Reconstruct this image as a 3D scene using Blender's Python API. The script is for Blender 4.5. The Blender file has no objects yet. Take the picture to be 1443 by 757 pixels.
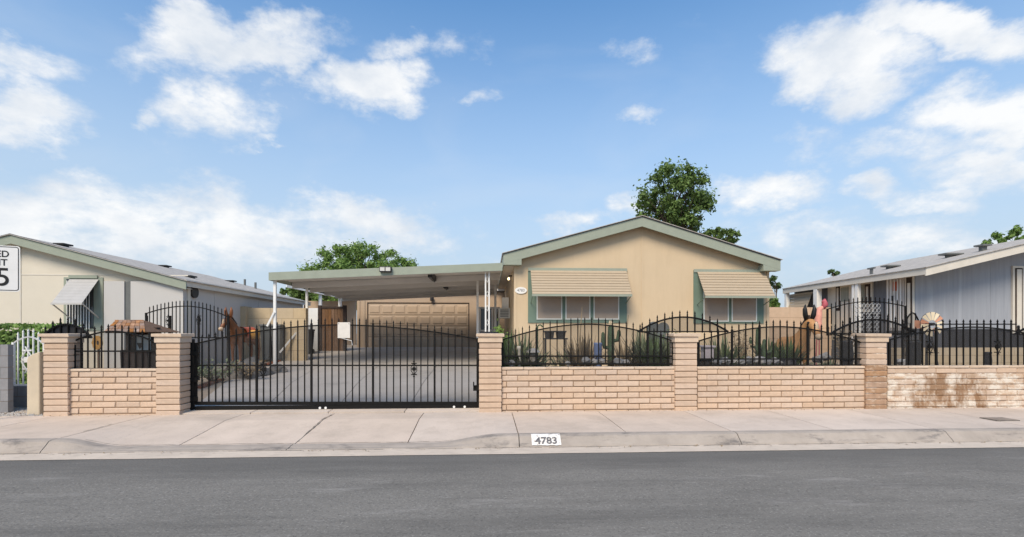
import bpy, bmesh, math, random
from mathutils import Vector, Matrix, noise as mnoise

random.seed(7)
S = bpy.context.scene
C = S.collection
PI = math.pi

# ------------------------------------------------------------------ camera
F = 680.0; HZ = 470.0; CX = 721.5; CAMZ = 1.58; YAW = math.radians(3.0)
cam_d = bpy.data.cameras.new('camera')
cam = bpy.data.objects.new('camera', cam_d); C.objects.link(cam)
cam.location = (0, 0, CAMZ); cam.rotation_euler = (PI / 2, 0, -YAW)
cam_d.sensor_width = 36.0; cam_d.lens = 36.0 * F / 1443.0
cam_d.shift_y = (HZ - 378.5) / 1443.0
cam_d.clip_start = 0.1; cam_d.clip_end = 5000
S.camera = cam
S.view_settings.view_transform = 'Standard'
S.view_settings.look = 'None'
S.view_settings.gamma = 1.0
S.view_settings.use_curve_mapping = False
S.view_settings.exposure = 0.75

fw = Vector((math.sin(YAW), math.cos(YAW), 0)); rt = Vector((math.cos(YAW), -math.sin(YAW), 0))
def ray(px, py):
    return fw + rt * ((px - CX) / F) + Vector((0, 0, 1)) * ((HZ - py) / F)
def P(px, py, Y):                       # photo pixel -> point on the plane y = Y
    d = ray(px, py); t = Y / d.y
    return Vector((d.x * t, Y, CAMZ + d.z * t))
def PX(px, Y): return P(px, HZ, Y).x
def PZ(px, py, Y): return P(px, py, Y).z
def YX(px, X):                          # depth at which the sight line of a pixel column meets x = X
    d = ray(px, HZ); return X * d.y / d.x
def GZ(y):                              # height of the lots, rising gently from the pavement
    if y < 8.9: return 0.17
    return 0.17 + 0.05 * (min(y, 24) - 8.9)

# ------------------------------------------------------------------ world: sky and clouds
SUN_EL = math.radians(46); SUN_AZ = math.radians(205)   # azimuth from +y clockwise
W = bpy.data.worlds.new('World'); S.world = W; W.use_nodes = True
nt = W.node_tree; N = nt.nodes; L = nt.links
for n in list(N): N.remove(n)
def wn(t, **k):
    n = N.new(t)
    for a, b in k.items(): setattr(n, a, b)
    return n
def mth(op, a, b=None, c=None, clamp=False):
    n = wn('ShaderNodeMath', operation=op, use_clamp=clamp)
    for i, x in enumerate((a, b, c)):
        if x is None: continue
        if isinstance(x, (int, float)): n.inputs[i].default_value = x
        else: L.new(x, n.inputs[i])
    return n.outputs[0]
sky = wn('ShaderNodeTexSky', sky_type='NISHITA', sun_disc=False, sun_elevation=SUN_EL, sun_rotation=SUN_AZ,
         altitude=600, air_density=1.0, dust_density=0.6, ozone_density=2.0)
tc = wn('ShaderNodeTexCoord')
D = tc.outputs['Generated']
nz = wn('ShaderNodeTexNoise'); nz.inputs['Scale'].default_value = 10.0; nz.inputs['Detail'].default_value = 12; nz.inputs['Roughness'].default_value = 0.64
mpz = wn('ShaderNodeMapping'); mpz.inputs['Scale'].default_value = (1, 1, 1.7)
L.new(D, mpz.inputs[0]); L.new(mpz.outputs[0], nz.inputs['Vector'])
# clouds seen over the houses: centre (photo px), half width, half height, weight
CL = [(340, 62, 135, 44, 1.0), (310, 160, 95, 48, .86), (195, 162, 28, 16, .8), (528, 122, 82, 44, 1.0), (545, 58, 48, 26, .72),
      (25, 160, 100, 44, .9), (45, 92, 80, 26, .66), (668, 146, 32, 17, .66), (908, 165, 30, 20, .55), (885, 75, 50, 20, .42),
      (1190, 88, 108, 58, 1.0), (1290, 28, 90, 34, .9), (1385, 45, 100, 36, 1.0), (1390, 165, 110, 48, .95), (1260, 205, 140, 40, .72),
      (1400, 240, 120, 42, .8), (1068, 270, 85, 32, .85), (1222, 273, 42, 19, .8), (1320, 285, 95, 22, .7), (1140, 311, 38, 12, .55),
      (800, 308, 52, 18, .75), (890, 286, 32, 22, .7), (120, 300, 240, 52, .9), (490, 310, 110, 36, .85), (60, 270, 80, 22, .7),
      (330, 335, 330, 50, .8), (575, 330, 60, 22, .65), (380, 200, 28, 9, .5), (660, 55, 45, 18, .36), (1250, 345, 300, 40, .58), (720, 380, 900, 26, .3)]
wz0 = wn('ShaderNodeTexNoise'); wz0.inputs['Scale'].default_value = 7.0; wz0.inputs['Detail'].default_value = 7; wz0.inputs['Roughness'].default_value = .58
L.new(mpz.outputs[0], wz0.inputs['Vector'])
ws1 = wn('ShaderNodeVectorMath', operation='SUBTRACT'); L.new(wz0.outputs['Color'], ws1.inputs[0]); ws1.inputs[1].default_value = (.5, .5, .5)
ws2 = wn('ShaderNodeVectorMath', operation='SCALE'); L.new(ws1.outputs[0], ws2.inputs[0]); ws2.inputs['Scale'].default_value = .13
ws3 = wn('ShaderNodeVectorMath', operation='ADD'); L.new(D, ws3.inputs[0]); L.new(ws2.outputs[0], ws3.inputs[1])
DW = ws3.outputs[0]
dens = None
for (px, py, a, b, w) in CL:
    c = ray(px, py).normalized(); cf = c.dot(fw)
    g1 = (rt * F - fw * (px - CX)) / (a * cf); g2 = (Vector((0, 0, F)) - fw * (HZ - py)) / (b * cf)
    n1 = wn('ShaderNodeVectorMath', operation='DOT_PRODUCT'); L.new(DW, n1.inputs[0]); n1.inputs[1].default_value = g1
    n2 = wn('ShaderNodeVectorMath', operation='DOT_PRODUCT'); L.new(DW, n2.inputs[0]); n2.inputs[1].default_value = g2
    n3 = wn('ShaderNodeVectorMath', operation='DOT_PRODUCT'); L.new(D, n3.inputs[0]); n3.inputs[1].default_value = c
    q = mth('MULTIPLY', n1.outputs['Value'], n1.outputs['Value'])
    q = mth('MULTIPLY_ADD', n2.outputs['Value'], n2.outputs['Value'], q)
    q = mth('SUBTRACT', 1.0, q)
    q = mth('MAXIMUM', q, -2.0)
    front = mth('GREATER_THAN', n3.outputs['Value'], 0.3)
    q = mth('MULTIPLY_ADD', q, w * .5, w * .5 - .5)
    q = mth('MULTIPLY_ADD', mth('ADD', q, 1.0), front, -1.0)
    dens = q if dens is None else mth('MAXIMUM', dens, q)
# the same kind of broken cloud everywhere else in the sky
nb = wn('ShaderNodeTexNoise'); nb.inputs['Scale'].default_value = 2.1; nb.inputs['Detail'].default_value = 3
L.new(mpz.outputs[0], nb.inputs['Vector'])
gen = mth('MULTIPLY_ADD', nb.outputs['Fac'], 2.6, -1.75)
# keep the general layer from covering the open blue seen over the street
vd = wn('ShaderNodeVectorMath', operation='DOT_PRODUCT'); L.new(D, vd.inputs[0]); vd.inputs[1].default_value = ray(700, 200).normalized()
inview = wn('ShaderNodeMapRange'); L.new(vd.outputs['Value'], inview.inputs[0])
inview.inputs[1].default_value = .58; inview.inputs[2].default_value = .75; inview.inputs[3].default_value = 0; inview.inputs[4].default_value = -.8
gen = mth('ADD', gen, inview.outputs[0])
dens = mth('MAXIMUM', dens, gen)
nzc = mth('MULTIPLY_ADD', nz.outputs['Fac'], 1.8, -.9)
tot = mth('ADD', dens, nzc)
cov = wn('ShaderNodeMapRange', interpolation_type='SMOOTHSTEP'); L.new(tot, cov.inputs[0])
cov.inputs[1].default_value = -0.34; cov.inputs[2].default_value = 0.44; cov.inputs[3].default_value = 0; cov.inputs[4].default_value = 0.94
# thin wisps
nw = wn('ShaderNodeTexNoise'); nw.inputs['Scale'].default_value = 2.4; nw.inputs['Detail'].default_value = 8; nw.inputs['Distortion'].default_value = .6
mpw = wn('ShaderNodeMapping'); mpw.inputs['Scale'].default_value = (1, 1, 2.6); L.new(D, mpw.inputs[0]); L.new(mpw.outputs[0], nw.inputs['Vector'])
wsp = wn('ShaderNodeMapRange'); L.new(nw.outputs['Fac'], wsp.inputs[0])
wsp.inputs[1].default_value = .5; wsp.inputs[2].default_value = .8; wsp.inputs[3].default_value = 0; wsp.inputs[4].default_value = .24
cfac = mth('MAXIMUM', cov.outputs[0], wsp.outputs[0])
# whiter towards the horizon, as summer air is
sep = wn('ShaderNodeSeparateXYZ'); L.new(D, sep.inputs[0])
hzn = wn('ShaderNodeMapRange', interpolation_type='SMOOTHSTEP'); L.new(sep.outputs[2], hzn.inputs[0])
hzn.inputs[1].default_value = 0.0; hzn.inputs[2].default_value = .72; hzn.inputs[3].default_value = 1.0; hzn.inputs[4].default_value = 0
skc = wn('ShaderNodeMix', data_type='RGBA', blend_type='MULTIPLY'); skc.inputs[0].default_value = 1
L.new(sky.outputs[0], skc.inputs[6]); skc.inputs[7].default_value = (.64, 1.24, 1.52, 1)
csh = wn('ShaderNodeMapRange'); L.new(wz0.outputs['Fac'], csh.inputs[0]); csh.inputs[1].default_value = .36; csh.inputs[2].default_value = .58
ccol = wn('ShaderNodeMix', data_type='RGBA'); L.new(mth('MULTIPLY', cov.outputs[0], csh.outputs[0]), ccol.inputs[0])
ccol.inputs[6].default_value = (5.0, 5.35, 5.8, 1); ccol.inputs[7].default_value = (6.8, 6.8, 6.75, 1)
hmx = wn('ShaderNodeMix', data_type='RGBA'); L.new(hzn.outputs[0], hmx.inputs[0]); L.new(skc.outputs[2], hmx.inputs[6]); hmx.inputs[7].default_value = (3.85, 4.55, 5.25, 1)
mixc = wn('ShaderNodeMix', data_type='RGBA'); L.new(cfac, mixc.inputs[0]); L.new(hmx.outputs[2], mixc.inputs[6]); L.new(ccol.outputs[2], mixc.inputs[7])
bg = wn('ShaderNodeBackground'); bg.inputs['Strength'].default_value = 0.09
out = wn('ShaderNodeOutputWorld'); L.new(mixc.outputs[2], bg.inputs['Color']); L.new(bg.outputs[0], out.inputs[0])
W.cycles.sampling_method = 'MANUAL'; W.cycles.sample_map_resolution = 512

sun_d = bpy.data.lights.new('sun', 'SUN'); sun_d.energy = 2.5; sun_d.angle = math.radians(28); sun_d.color = (1, .85, .66)
sun = bpy.data.objects.new('sun', sun_d); C.objects.link(sun)
sdir = Vector((math.sin(SUN_AZ) * math.cos(SUN_EL), math.cos(SUN_AZ) * math.cos(SUN_EL), math.sin(SUN_EL)))
sun.rotation_euler = sdir.to_track_quat('Z', 'Y').to_euler()
S.cycles.transparent_max_bounces = 24; S.cycles.diffuse_bounces = 6

# ------------------------------------------------------------------ materials
MATS = {}
def mat(name, col, rough=.8, var=.12, vscale=3.0, bump=.0, bscale=40.0, metal=0.0, rnd=0.0, col2=None, spec=.3, stretch=(1, 1, 1), world=False):
    m = bpy.data.materials.new(name); m.use_nodes = True; MATS[name] = m
    t = m.node_tree; n = t.nodes; l = t.links; b = n['Principled BSDF']
    b.inputs['Roughness'].default_value = rough; b.inputs['Metallic'].default_value = metal
    b.inputs['Specular IOR Level'].default_value = spec
    if world:
        geo = n.new('ShaderNodeNewGeometry'); src = geo.outputs['Position']
    else:
        co = n.new('ShaderNodeTexCoord'); src = co.outputs['Object']
    mp = n.new('ShaderNodeMapping'); mp.inputs['Scale'].default_value = stretch
    l.new(src, mp.inputs[0])
    nz = n.new('ShaderNodeTexNoise'); nz.inputs['Scale'].default_value = vscale; nz.inputs['Detail'].default_value = 6; nz.inputs['Roughness'].default_value = .65
    l.new(mp.outputs[0], nz.inputs['Vector'])
    mx = n.new('ShaderNodeMix'); mx.data_type = 'RGBA'
    a = [max(0, c * (1 - var)) for c in col]; z = [min(1, c * (1 + var)) for c in (col2 or col)]
    mx.inputs[6].default_value = (*a, 1); mx.inputs[7].default_value = (*z, 1)
    mr = n.new('ShaderNodeMapRange'); mr.inputs[1].default_value = .3; mr.inputs[2].default_value = .7
    l.new(nz.outputs['Fac'], mr.inputs[0]); l.new(mr.outputs[0], mx.inputs[0])
    cur = mx.outputs[2]
    if rnd:
        oi = n.new('ShaderNodeObjectInfo'); hs = n.new('ShaderNodeHueSaturation')
        r2 = n.new('ShaderNodeMapRange'); r2.inputs[3].default_value = 1 - rnd; r2.inputs[4].default_value = 1 + rnd
        l.new(oi.outputs['Random'], r2.inputs[0]); l.new(r2.outputs[0], hs.inputs['Value'])
        wnz = n.new('ShaderNodeTexWhiteNoise'); wnz.noise_dimensions = '1D'; l.new(oi.outputs['Random'], wnz.inputs['W'])
        r3 = n.new('ShaderNodeMapRange'); r3.inputs[3].default_value = 1 - rnd * 1.5; r3.inputs[4].default_value = 1 + rnd * 1.5
        l.new(wnz.outputs['Value'], r3.inputs[0]); l.new(r3.outputs[0], hs.inputs['Saturation'])
        l.new(cur, hs.inputs['Color']); cur = hs.outputs[0]
    l.new(cur, b.inputs['Base Color'])
    if bump:
        n2 = n.new('ShaderNodeTexNoise'); n2.inputs['Scale'].default_value = bscale; n2.inputs['Detail'].default_value = 5
        l.new(mp.outputs[0], n2.inputs['Vector'])
        bp = n.new('ShaderNodeBump'); bp.inputs['Strength'].default_value = bump; bp.inputs['Distance'].default_value = .01
        l.new(n2.outputs['Fac'], bp.inputs['Height']); l.new(bp.outputs[0], b.inputs['Normal'])
    m['_col'] = cur.node.name
    return m
def overlay(m, col, scale, lo, hi, amt, stretch=(1, 1, 1), detail=7, off=(0, 0, 0), rough=.6, dist=0.0):
    """mix a stain colour over a material through thresholded noise in world space"""
    t = m.node_tree; n = t.nodes; l = t.links; b = n['Principled BSDF']
    cur = b.inputs['Base Color'].links[0].from_socket
    geo = n.new('ShaderNodeNewGeometry'); mp = n.new('ShaderNodeMapping'); mp.inputs['Scale'].default_value = stretch; mp.inputs['Location'].default_value = off
    l.new(geo.outputs['Position'], mp.inputs[0])
    nz = n.new('ShaderNodeTexNoise'); nz.inputs['Scale'].default_value = scale; nz.inputs['Detail'].default_value = detail; nz.inputs['Roughness'].default_value = rough; nz.inputs['Distortion'].default_value = dist
    l.new(mp.outputs[0], nz.inputs['Vector'])
    mr = n.new('ShaderNodeMapRange'); mr.inputs[1].default_value = lo; mr.inputs[2].default_value = hi; mr.inputs[4].default_value = amt
    l.new(nz.outputs['Fac'], mr.inputs[0])
    mx = n.new('ShaderNodeMix'); mx.data_type = 'RGBA'; mx.inputs[7].default_value = (*col, 1)
    l.new(mr.outputs[0], mx.inputs[0]); l.new(cur, mx.inputs[6]); l.new(mx.outputs[2], b.inputs['Base Color'])
    return m

asphalt = mat('asphalt', (.188, .176, .156), .92, .10, 1.2, .8, 60, world=True, stretch=(.5, 1.3, 1))
overlay(asphalt, (.36, .34, .31), 48, .55, .68, .55, detail=4)                 # pale stones in the tar
overlay(asphalt, (.055, .053, .05), 42, .55, .68, .55, off=(5, 3, 0), detail=4)
overlay(asphalt, (.33, .31, .285), 1.1, .56, .68, .55, stretch=(.55, 2.4, 1), off=(3, 1, 0), rough=.75, detail=10)
overlay(asphalt, (.085, .08, .073), .8, .48, .70, .6, stretch=(.3, 2.0, 1), off=(9, 4, 0), rough=.75, detail=10)
def edge_band(m, y0, y1, col, amt):        # road colour darkens towards the gutter, with a noisy edge
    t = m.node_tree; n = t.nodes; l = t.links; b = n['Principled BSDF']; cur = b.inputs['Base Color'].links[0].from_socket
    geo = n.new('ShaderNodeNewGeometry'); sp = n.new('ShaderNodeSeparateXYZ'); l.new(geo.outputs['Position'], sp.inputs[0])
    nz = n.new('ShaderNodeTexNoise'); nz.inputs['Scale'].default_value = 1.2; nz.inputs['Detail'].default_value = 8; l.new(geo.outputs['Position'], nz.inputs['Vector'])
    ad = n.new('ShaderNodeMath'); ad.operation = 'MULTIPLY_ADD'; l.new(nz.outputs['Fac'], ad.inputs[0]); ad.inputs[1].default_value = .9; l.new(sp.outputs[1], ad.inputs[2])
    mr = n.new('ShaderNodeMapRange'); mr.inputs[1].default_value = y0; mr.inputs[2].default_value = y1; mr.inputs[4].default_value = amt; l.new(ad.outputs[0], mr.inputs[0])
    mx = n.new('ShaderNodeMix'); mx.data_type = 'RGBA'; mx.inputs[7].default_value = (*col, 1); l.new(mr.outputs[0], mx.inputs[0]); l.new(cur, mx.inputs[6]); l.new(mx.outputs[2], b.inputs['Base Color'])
edge_band(asphalt, 5.7, 6.5, (.10, .095, .088), .5)
concrete = mat('concrete', (.57, .475, .395), .9, .09, 1.4, .25, 120, rnd=.05, world=True)
overlay(concrete, (.36, .30, .24), 2.2, .50, .75, .5, off=(2, 7, 0), rough=.72, detail=10)
overlay(concrete, (.30, .25, .2), 40, .60, .72, .5, detail=4)
gutter_m = mat('gutter_concrete', (.56, .475, .39), .9, .1, 2.5, .25, 100, world=True)
overlay(gutter_m, (.35, .30, .25), 5, .52, .7, .5, stretch=(1, 3, 1))
kerb_m = mat('kerb_concrete', (.36, .31, .265), .9, .15, 2.5, .3, 90, world=True)
overlay(kerb_m, (.12, .11, .105), 2.4, .53, .66, .8, stretch=(.6, 1, 3.0), dist=.5, rough=.7, detail=9)
overlay(kerb_m, (.48, .42, .36), 4, .6, .75, .5, stretch=(.5, 1, 1), off=(4, 1, 0))
joint_m = mat('joint_dirt', (.17, .15, .13), .95, .3, 12, world=True)
drive_m = mat('driveway_concrete', (.50, .46, .42), .9, .1, .8, .2, 100, world=True)
overlay(drive_m, (.24, .23, .22), 1.3, .54, .75, .5)
gravel_m = mat('gravel', (.38, .30, .235), .95, .35, 30, .8, 60, world=True)
dirt_m = mat('desert_ground', (.38, .31, .24), .95, .2, .4, .3, 20, world=True)
brick_m = mat('slump_block', (.57, .425, .315), .88, .09, 9, .5, 60, rnd=.06)
overlay(brick_m, (.38, .25, .17), 1.6, .60, .8, .4, off=(1, 1, 3))
cap_m = mat('block_cap', (.60, .47, .355), .88, .1, 9, .35, 60, rnd=.05)
overlay(cap_m, (.40, .29, .21), 7, .58, .75, .4)
mortar_m = mat('mortar', (.27, .185, .125), .95, .15, 14, .3, 80)
rust_st = mat('rust_stained_block', (.36, .225, .14), .9, .25, 6, .4, 60, rnd=.1)
overlay(rust_st, (.62, .50, .38), 6, .52, .64, .7, stretch=(1, 1, 1.6), off=(2, 9, 5), rough=.75, detail=9)
def stained(base):
    overlay(base, (.72, .66, .57), 4.0, .46, .56, .8, stretch=(.8, 1, 1.6), off=(7, 2, 5), rough=.75, detail=10)
    overlay(base, (.25, .135, .065), 1.5, .50, .60, .9, stretch=(1.2, 1, .5), off=(.4, 0, 2), rough=.7, detail=9)
    return base
brick_st = stained(mat('stained_block', (.52, .385, .28), .9, .1, 9, .4, 70, rnd=.08))
mortar_st = stained(mat('stained_mortar', (.36, .25, .18), .95, .15, 14, .3, 80))
iron = mat('black_iron', (.010, .0095, .009), .6, .25, 20, spec=.15)
white_iron = mat('white_painted_iron', (.78, .78, .76), .5, .05, 10)
stucco = mat('peach_siding', (.595, .465, .31), .9, .035, 1.2, .22, 160, rnd=.0, world=True)
overlay(stucco, (.46, .35, .225), 1.1, .50, .8, .4, stretch=(2.2, 1, .3), rough=.7)
green_trim = mat('sage_green_trim', (.30, .33, .265), .7, .06, 4, .05, 40, world=True)
green_dk = mat('green_window_trim', (.14, .20, .16), .7, .06, 4)
awn_m = mat('tan_aluminium', (.425, .34, .24), .6, .04, 6)
screen_win = mat('sun_screen_pane', (.34, .275, .22), .55, .05, 3)
win_frame = mat('pale_window_frame', (.60, .62, .58), .5, .04, 6)
white_m = mat('white_paint', (.78, .77, .74), .6, .05, 5)
offwhite = mat('off_white_paint', (.63, .58, .50), .7, .07, 3)
cream = mat('cream_siding', (.66, .60, .495), .88, .04, 1.2, .15, 120, world=True)
wpanel = mat('white_metal_siding', (.52, .50, .475), .7, .035, 1.0, world=True, stretch=(1, 1, .3))
shingle_m = mat('grey_shingles', (.41, .38, .345), .95, .3, 7, .7, 30, world=True, stretch=(1, 1, 3))
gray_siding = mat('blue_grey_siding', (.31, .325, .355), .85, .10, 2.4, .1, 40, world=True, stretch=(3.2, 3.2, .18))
overlay(gray_siding, (.44, .455, .485), 2.0, .52, .70, .6, stretch=(2.4, 2.4, .12), off=(3, 0, 0))
gray_dark = mat('charcoal_siding', (.085, .09, .105), .85, .12, 3, world=True, stretch=(3, 3, .4))
skirt_m = mat('dark_skirting', (.035, .036, .042), .8, .15, 3)
tan_block = mat('tan_block', (.50, .40, .27), .92, .08, 4, .4, 50, world=True, rnd=.05)
pink_block = mat('buff_block', (.56, .41, .29), .92, .08, 4, .4, 50, world=True)
grey_block = mat('grey_block', (.25, .245, .25), .92, .1, 7, .5, 50, rnd=.06)
beige_stucco = mat('beige_stucco', (.62, .52, .38), .9, .08, 3, .4, 60, world=True)
garage_m = mat('garage_panel', (.46, .345, .24), .7, .04, 4, rnd=.02)
garage_w = mat('garage_wall', (.45, .335, .235), .85, .06, 2)
brown_wood = mat('brown_wood', (.16, .09, .05), .8, .3, 8, .3, 30, stretch=(3, 3, .6), rnd=.12)
dark_wood = mat('dark_wood', (.045, .03, .024), .8, .3, 10, .3, 30)
roof_wood = mat('weathered_shake', (.30, .17, .10), .9, .3, 10, .3, 30, rnd=.25)
orange_wood = mat('orange_wood', (.52, .27, .07), .7, .35, 14)
carport_m = mat('carport_pan', (.60, .57, .53), .6, .05, 2)
dark_metal = mat('dark_metal', (.03, .028, .028), .5, .2, 12)
black_plastic = mat('black_plastic', (.018, .019, .023), .55, .2, 5)
grey_plastic = mat('grey_plastic', (.14, .145, .14), .6, .1, 5)
leaf_m = mat('leaf_green', (.065, .115, .032), .6, .5, 3.5, world=True, col2=(.14, .215, .055))
leaf_br = mat('leaf_bright', (.12, .21, .05), .6, .4, 2.5, world=True, col2=(.21, .32, .08))
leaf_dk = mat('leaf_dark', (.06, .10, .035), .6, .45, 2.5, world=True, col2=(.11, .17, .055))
yucca_m = mat('yucca_leaf', (.10, .135, .075), .6, .4, 5, world=True, col2=(.20, .23, .12))
dry_m = mat('dry_stalk', (.27, .20, .12), .8, .3, 6, world=True)
cactus_m = mat('cactus_green', (.05, .085, .04), .7, .25, 12)
bark_m = mat('bark', (.10, .075, .055), .9, .3, 8, .5, 30)
rock_m = mat('pale_rock', (.42, .40, .38), .9, .2, 5, .5, 20, rnd=.2)
dkrock_m = mat('grey_rock', (.20, .185, .17), .92, .25, 5, .6, 20)
redbrick = mat('edging_brick', (.24, .095, .06), .9, .2, 10, .3, 50, rnd=.15)
donkey_m = mat('chestnut_glaze', (.20, .075, .03), .45, .35, 5, .1, 20)
donkey_m2 = mat('tan_glaze', (.48, .245, .10), .55, .25, 5, .1, 20)
muzzle_m = mat('cream_muzzle', (.50, .36, .24), .6, .2, 6)
saddle_m = mat('red_saddle', (.42, .09, .04), .6, .3, 8)
pink_m = mat('flamingo_pink', (.72, .33, .25), .55, .2, 6)
pink_dk = mat('flamingo_rose', (.45, .10, .12), .55, .2, 6)
blue_m = mat('blue_glaze', (.13, .18, .33), .35, .15, 4)
sign_white = mat('sign_sheeting', (.74, .73, .71), .45, .05, 3)
ink = mat('sign_black', (.012, .012, .012), .5, .1, 8)
ink2 = mat('stencil_grey', (.13, .125, .13), .8, .35, 25)
overlay(ink2, (.5, .47, .44), 30, .56, .66, .6, detail=6)
paint_w = mat('stencil_white', (.74, .71, .67), .8, .12, 20)
overlay(paint_w, (.36, .31, .27), 22, .54, .64, .75, detail=6)
paper_m = mat('notice_board', (.66, .62, .56), .7, .1, 8)
pane_dark = mat('dark_glass', (.03, .035, .04), .08, .1, 2, spec=.6)
pane_soft = mat('curtained_glass', (.28, .29, .25), .15, .25, 3, spec=.6, stretch=(8, 8, .5))
door_m = mat('pale_door', (.50, .46, .43), .6, .06, 3)
ac_m = mat('window_cooler', (.58, .57, .53), .6, .05, 4)
petal_cr = mat('windmill_cream', (.70, .58, .40), .5, .08, 5)
petal_rd = mat('windmill_rust', (.55, .26, .16), .5, .2, 5)
m = mat('mesh_screen', (.045, .043, .042), .8, .1, 5)
t = m.node_tree; tr = t.nodes.new('ShaderNodeBsdfTransparent'); ms = t.nodes.new('ShaderNodeMixShader'); ms.inputs[0].default_value = .40
t.links.new(tr.outputs[0], ms.inputs[1]); t.links.new(t.nodes['Principled BSDF'].outputs[0], ms.inputs[2])
t.links.new(ms.outputs[0], t.nodes['Material Output'].inputs[0])
screen_m = m
m = bpy.data.materials.new('lamp_glow'); m.use_nodes = True
m.node_tree.nodes['Principled BSDF'].inputs['Emission Color'].default_value = (1, .75, .4, 1)
m.node_tree.nodes['Principled BSDF'].inputs['Emission Strength'].default_value = 3
lamp_m = m
# leaves let some light through
for lm in (leaf_m, leaf_br, leaf_dk):
    t = lm.node_tree; b = t.nodes['Principled BSDF']
    tl = t.nodes.new('ShaderNodeBsdfTranslucent'); mx = t.nodes.new('ShaderNodeMixShader'); mx.inputs[0].default_value = .3
    t.links.new(b.inputs['Base Color'].links[0].from_socket, tl.inputs[0])
    t.links.new(b.outputs[0], mx.inputs[1]); t.links.new(tl.outputs[0], mx.inputs[2]); t.links.new(mx.outputs[0], t.nodes['Material Output'].inputs[0])

# ------------------------------------------------------------------ mesh helpers
class MB:
    def __init__(s): s.v = []; s.f = []
    def add(s, vs, fs):
        o = len(s.v); s.v += [Vector(a) for a in vs]; s.f += [tuple(i + o for i in f) for f in fs]; return s
    def box(s, x0, x1, y0, y1, z0, z1):
        v = [(x, y, z) for z in (z0, z1) for y in (y0, y1) for x in (x0, x1)]
        return s.add(v, [(0, 2, 3, 1), (4, 5, 7, 6), (0, 1, 5, 4), (2, 6, 7, 3), (0, 4, 6, 2), (1, 3, 7, 5)])
    def bar(s, a, b, w, h=None, up=(0, 0, 1)):
        a = Vector(a); b = Vector(b); d = (b - a).normalized(); h = h or w
        u = Vector(up)
        if abs(d.dot(u)) > .98: u = Vector((0, 1, 0))
        x = d.cross(u).normalized(); y = x.cross(d)
        v = [p + x * (i * w / 2) + y * (j * h / 2) for p in (a, b) for (i, j) in ((-1, -1), (1, -1), (1, 1), (-1, 1))]
        return s.add(v, [(0, 3, 2, 1), (4, 5, 6, 7), (0, 1, 5, 4), (1, 2, 6, 5), (2, 3, 7, 6), (3, 0, 4, 7)])
    def tube(s, pts, r, n=8, cap=True):
        pts = [Vector(p) for p in pts]; rs = r if isinstance(r, (list, tuple)) else [r] * len(pts)
        vs = []; fs = []; prev = None
        for i, p in enumerate(pts):
            d = (pts[min(i + 1, len(pts) - 1)] - pts[max(i - 1, 0)]).normalized()
            if prev is None:
                x = d.orthogonal().normalized()
            else:
                x = (prev - d * prev.dot(d)).normalized()
            prev = x; y = d.cross(x)
            for k in range(n):
                a = 2 * PI * k / n; vs.append(p + (x * math.cos(a) + y * math.sin(a)) * rs[i])
        for i in range(len(pts) - 1):
            for k in range(n):
                fs.append((i * n + k, i * n + (k + 1) % n, (i + 1) * n + (k + 1) % n, (i + 1) * n + k))
        if cap:
            fs.append(tuple(range(n - 1, -1, -1))); o = (len(pts) - 1) * n; fs.append(tuple(range(o, o + n)))
        return s.add(vs, fs)
    def lathe(s, prof, c=(0, 0, 0), n=14):
        c = Vector(c); vs = []; fs = []
        for (r, z) in prof:
            for k in range(n):
                a = 2 * PI * k / n; vs.append(c + Vector((r * math.cos(a), r * math.sin(a), z)))
        for i in range(len(prof) - 1):
            for k in range(n): fs.append((i * n + k, i * n + (k + 1) % n, (i + 1) * n + (k + 1) % n, (i + 1) * n + k))
        fs.append(tuple(range(n - 1, -1, -1))); o = (len(prof) - 1) * n; fs.append(tuple(range(o, o + n)))
        return s.add(vs, fs)
    def prism(s, poly, y0, y1):                 # poly: (x, z) list, counter-clockwise seen from the street
        n = len(poly); v = [(x, y0, z) for x, z in poly] + [(x, y1, z) for x, z in poly]
        f = [tuple(range(n)), tuple(range(2 * n - 1, n - 1, -1))] + [(i, i + n, (i + 1) % n + n, (i + 1) % n) for i in range(n)]
        return s.add(v, f)
    def slab(s, pts, th):                        # pts: 3d polygon; thickness along -normal
        pts = [Vector(p) for p in pts]; n = (pts[1] - pts[0]).cross(pts[2] - pts[0]).normalized(); k = len(pts)
        v = pts + [p - n * th for p in pts]
        f = [tuple(range(k)), tuple(range(2 * k - 1, k - 1, -1))] + [(i, i + k, (i + 1) % k + k, (i + 1) % k) for i in range(k)]
        return s.add(v, f)
    def mesh(s, name, org, smooth=False):
        me = bpy.data.meshes.new(name)
        me.from_pydata([v - org for v in s.v], [], s.f); me.update()
        if smooth:
            for p in me.polygons: p.use_smooth = True
        return me
ORG = {}
def root(name, label, cat, loc, group=None, rotz=0):
    o = bpy.data.objects.new(name, None); C.objects.link(o); o.location = loc; o.rotation_euler = (0, 0, rotz)
    o.empty_display_size = .2
    o['label'] = label; o['category'] = cat
    if group: o['group'] = group
    ORG[o.name] = Vector(loc) if not rotz else Vector((0, 0, 0))
    return o
def obj(name, mb, m, parent=None, smooth=False, bevel=0, label=None, cat=None, group=None, kind=None):
    if parent is not None: org = ORG[parent.name]
    else:
        xs = [v.x for v in mb.v]; ys = [v.y for v in mb.v]; zs = [v.z for v in mb.v]
        org = Vector(((min(xs) + max(xs)) / 2, (min(ys) + max(ys)) / 2, min(zs)))
    me = mb.mesh(name, org, smooth); me.materials.append(m)
    o = bpy.data.objects.new(name, me); C.objects.link(o)
    if parent is not None: o.parent = parent; ORG[o.name] = org
    else: o.location = org; ORG[o.name] = org
    if bevel:
        b = o.modifiers.new('bevel', 'BEVEL'); b.width = bevel; b.segments = 2; b.limit_method = 'ANGLE'
    if label: o['label'] = label
    if cat: o['category'] = cat
    if group: o['group'] = group
    if kind: o['kind'] = kind
    return o
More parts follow.
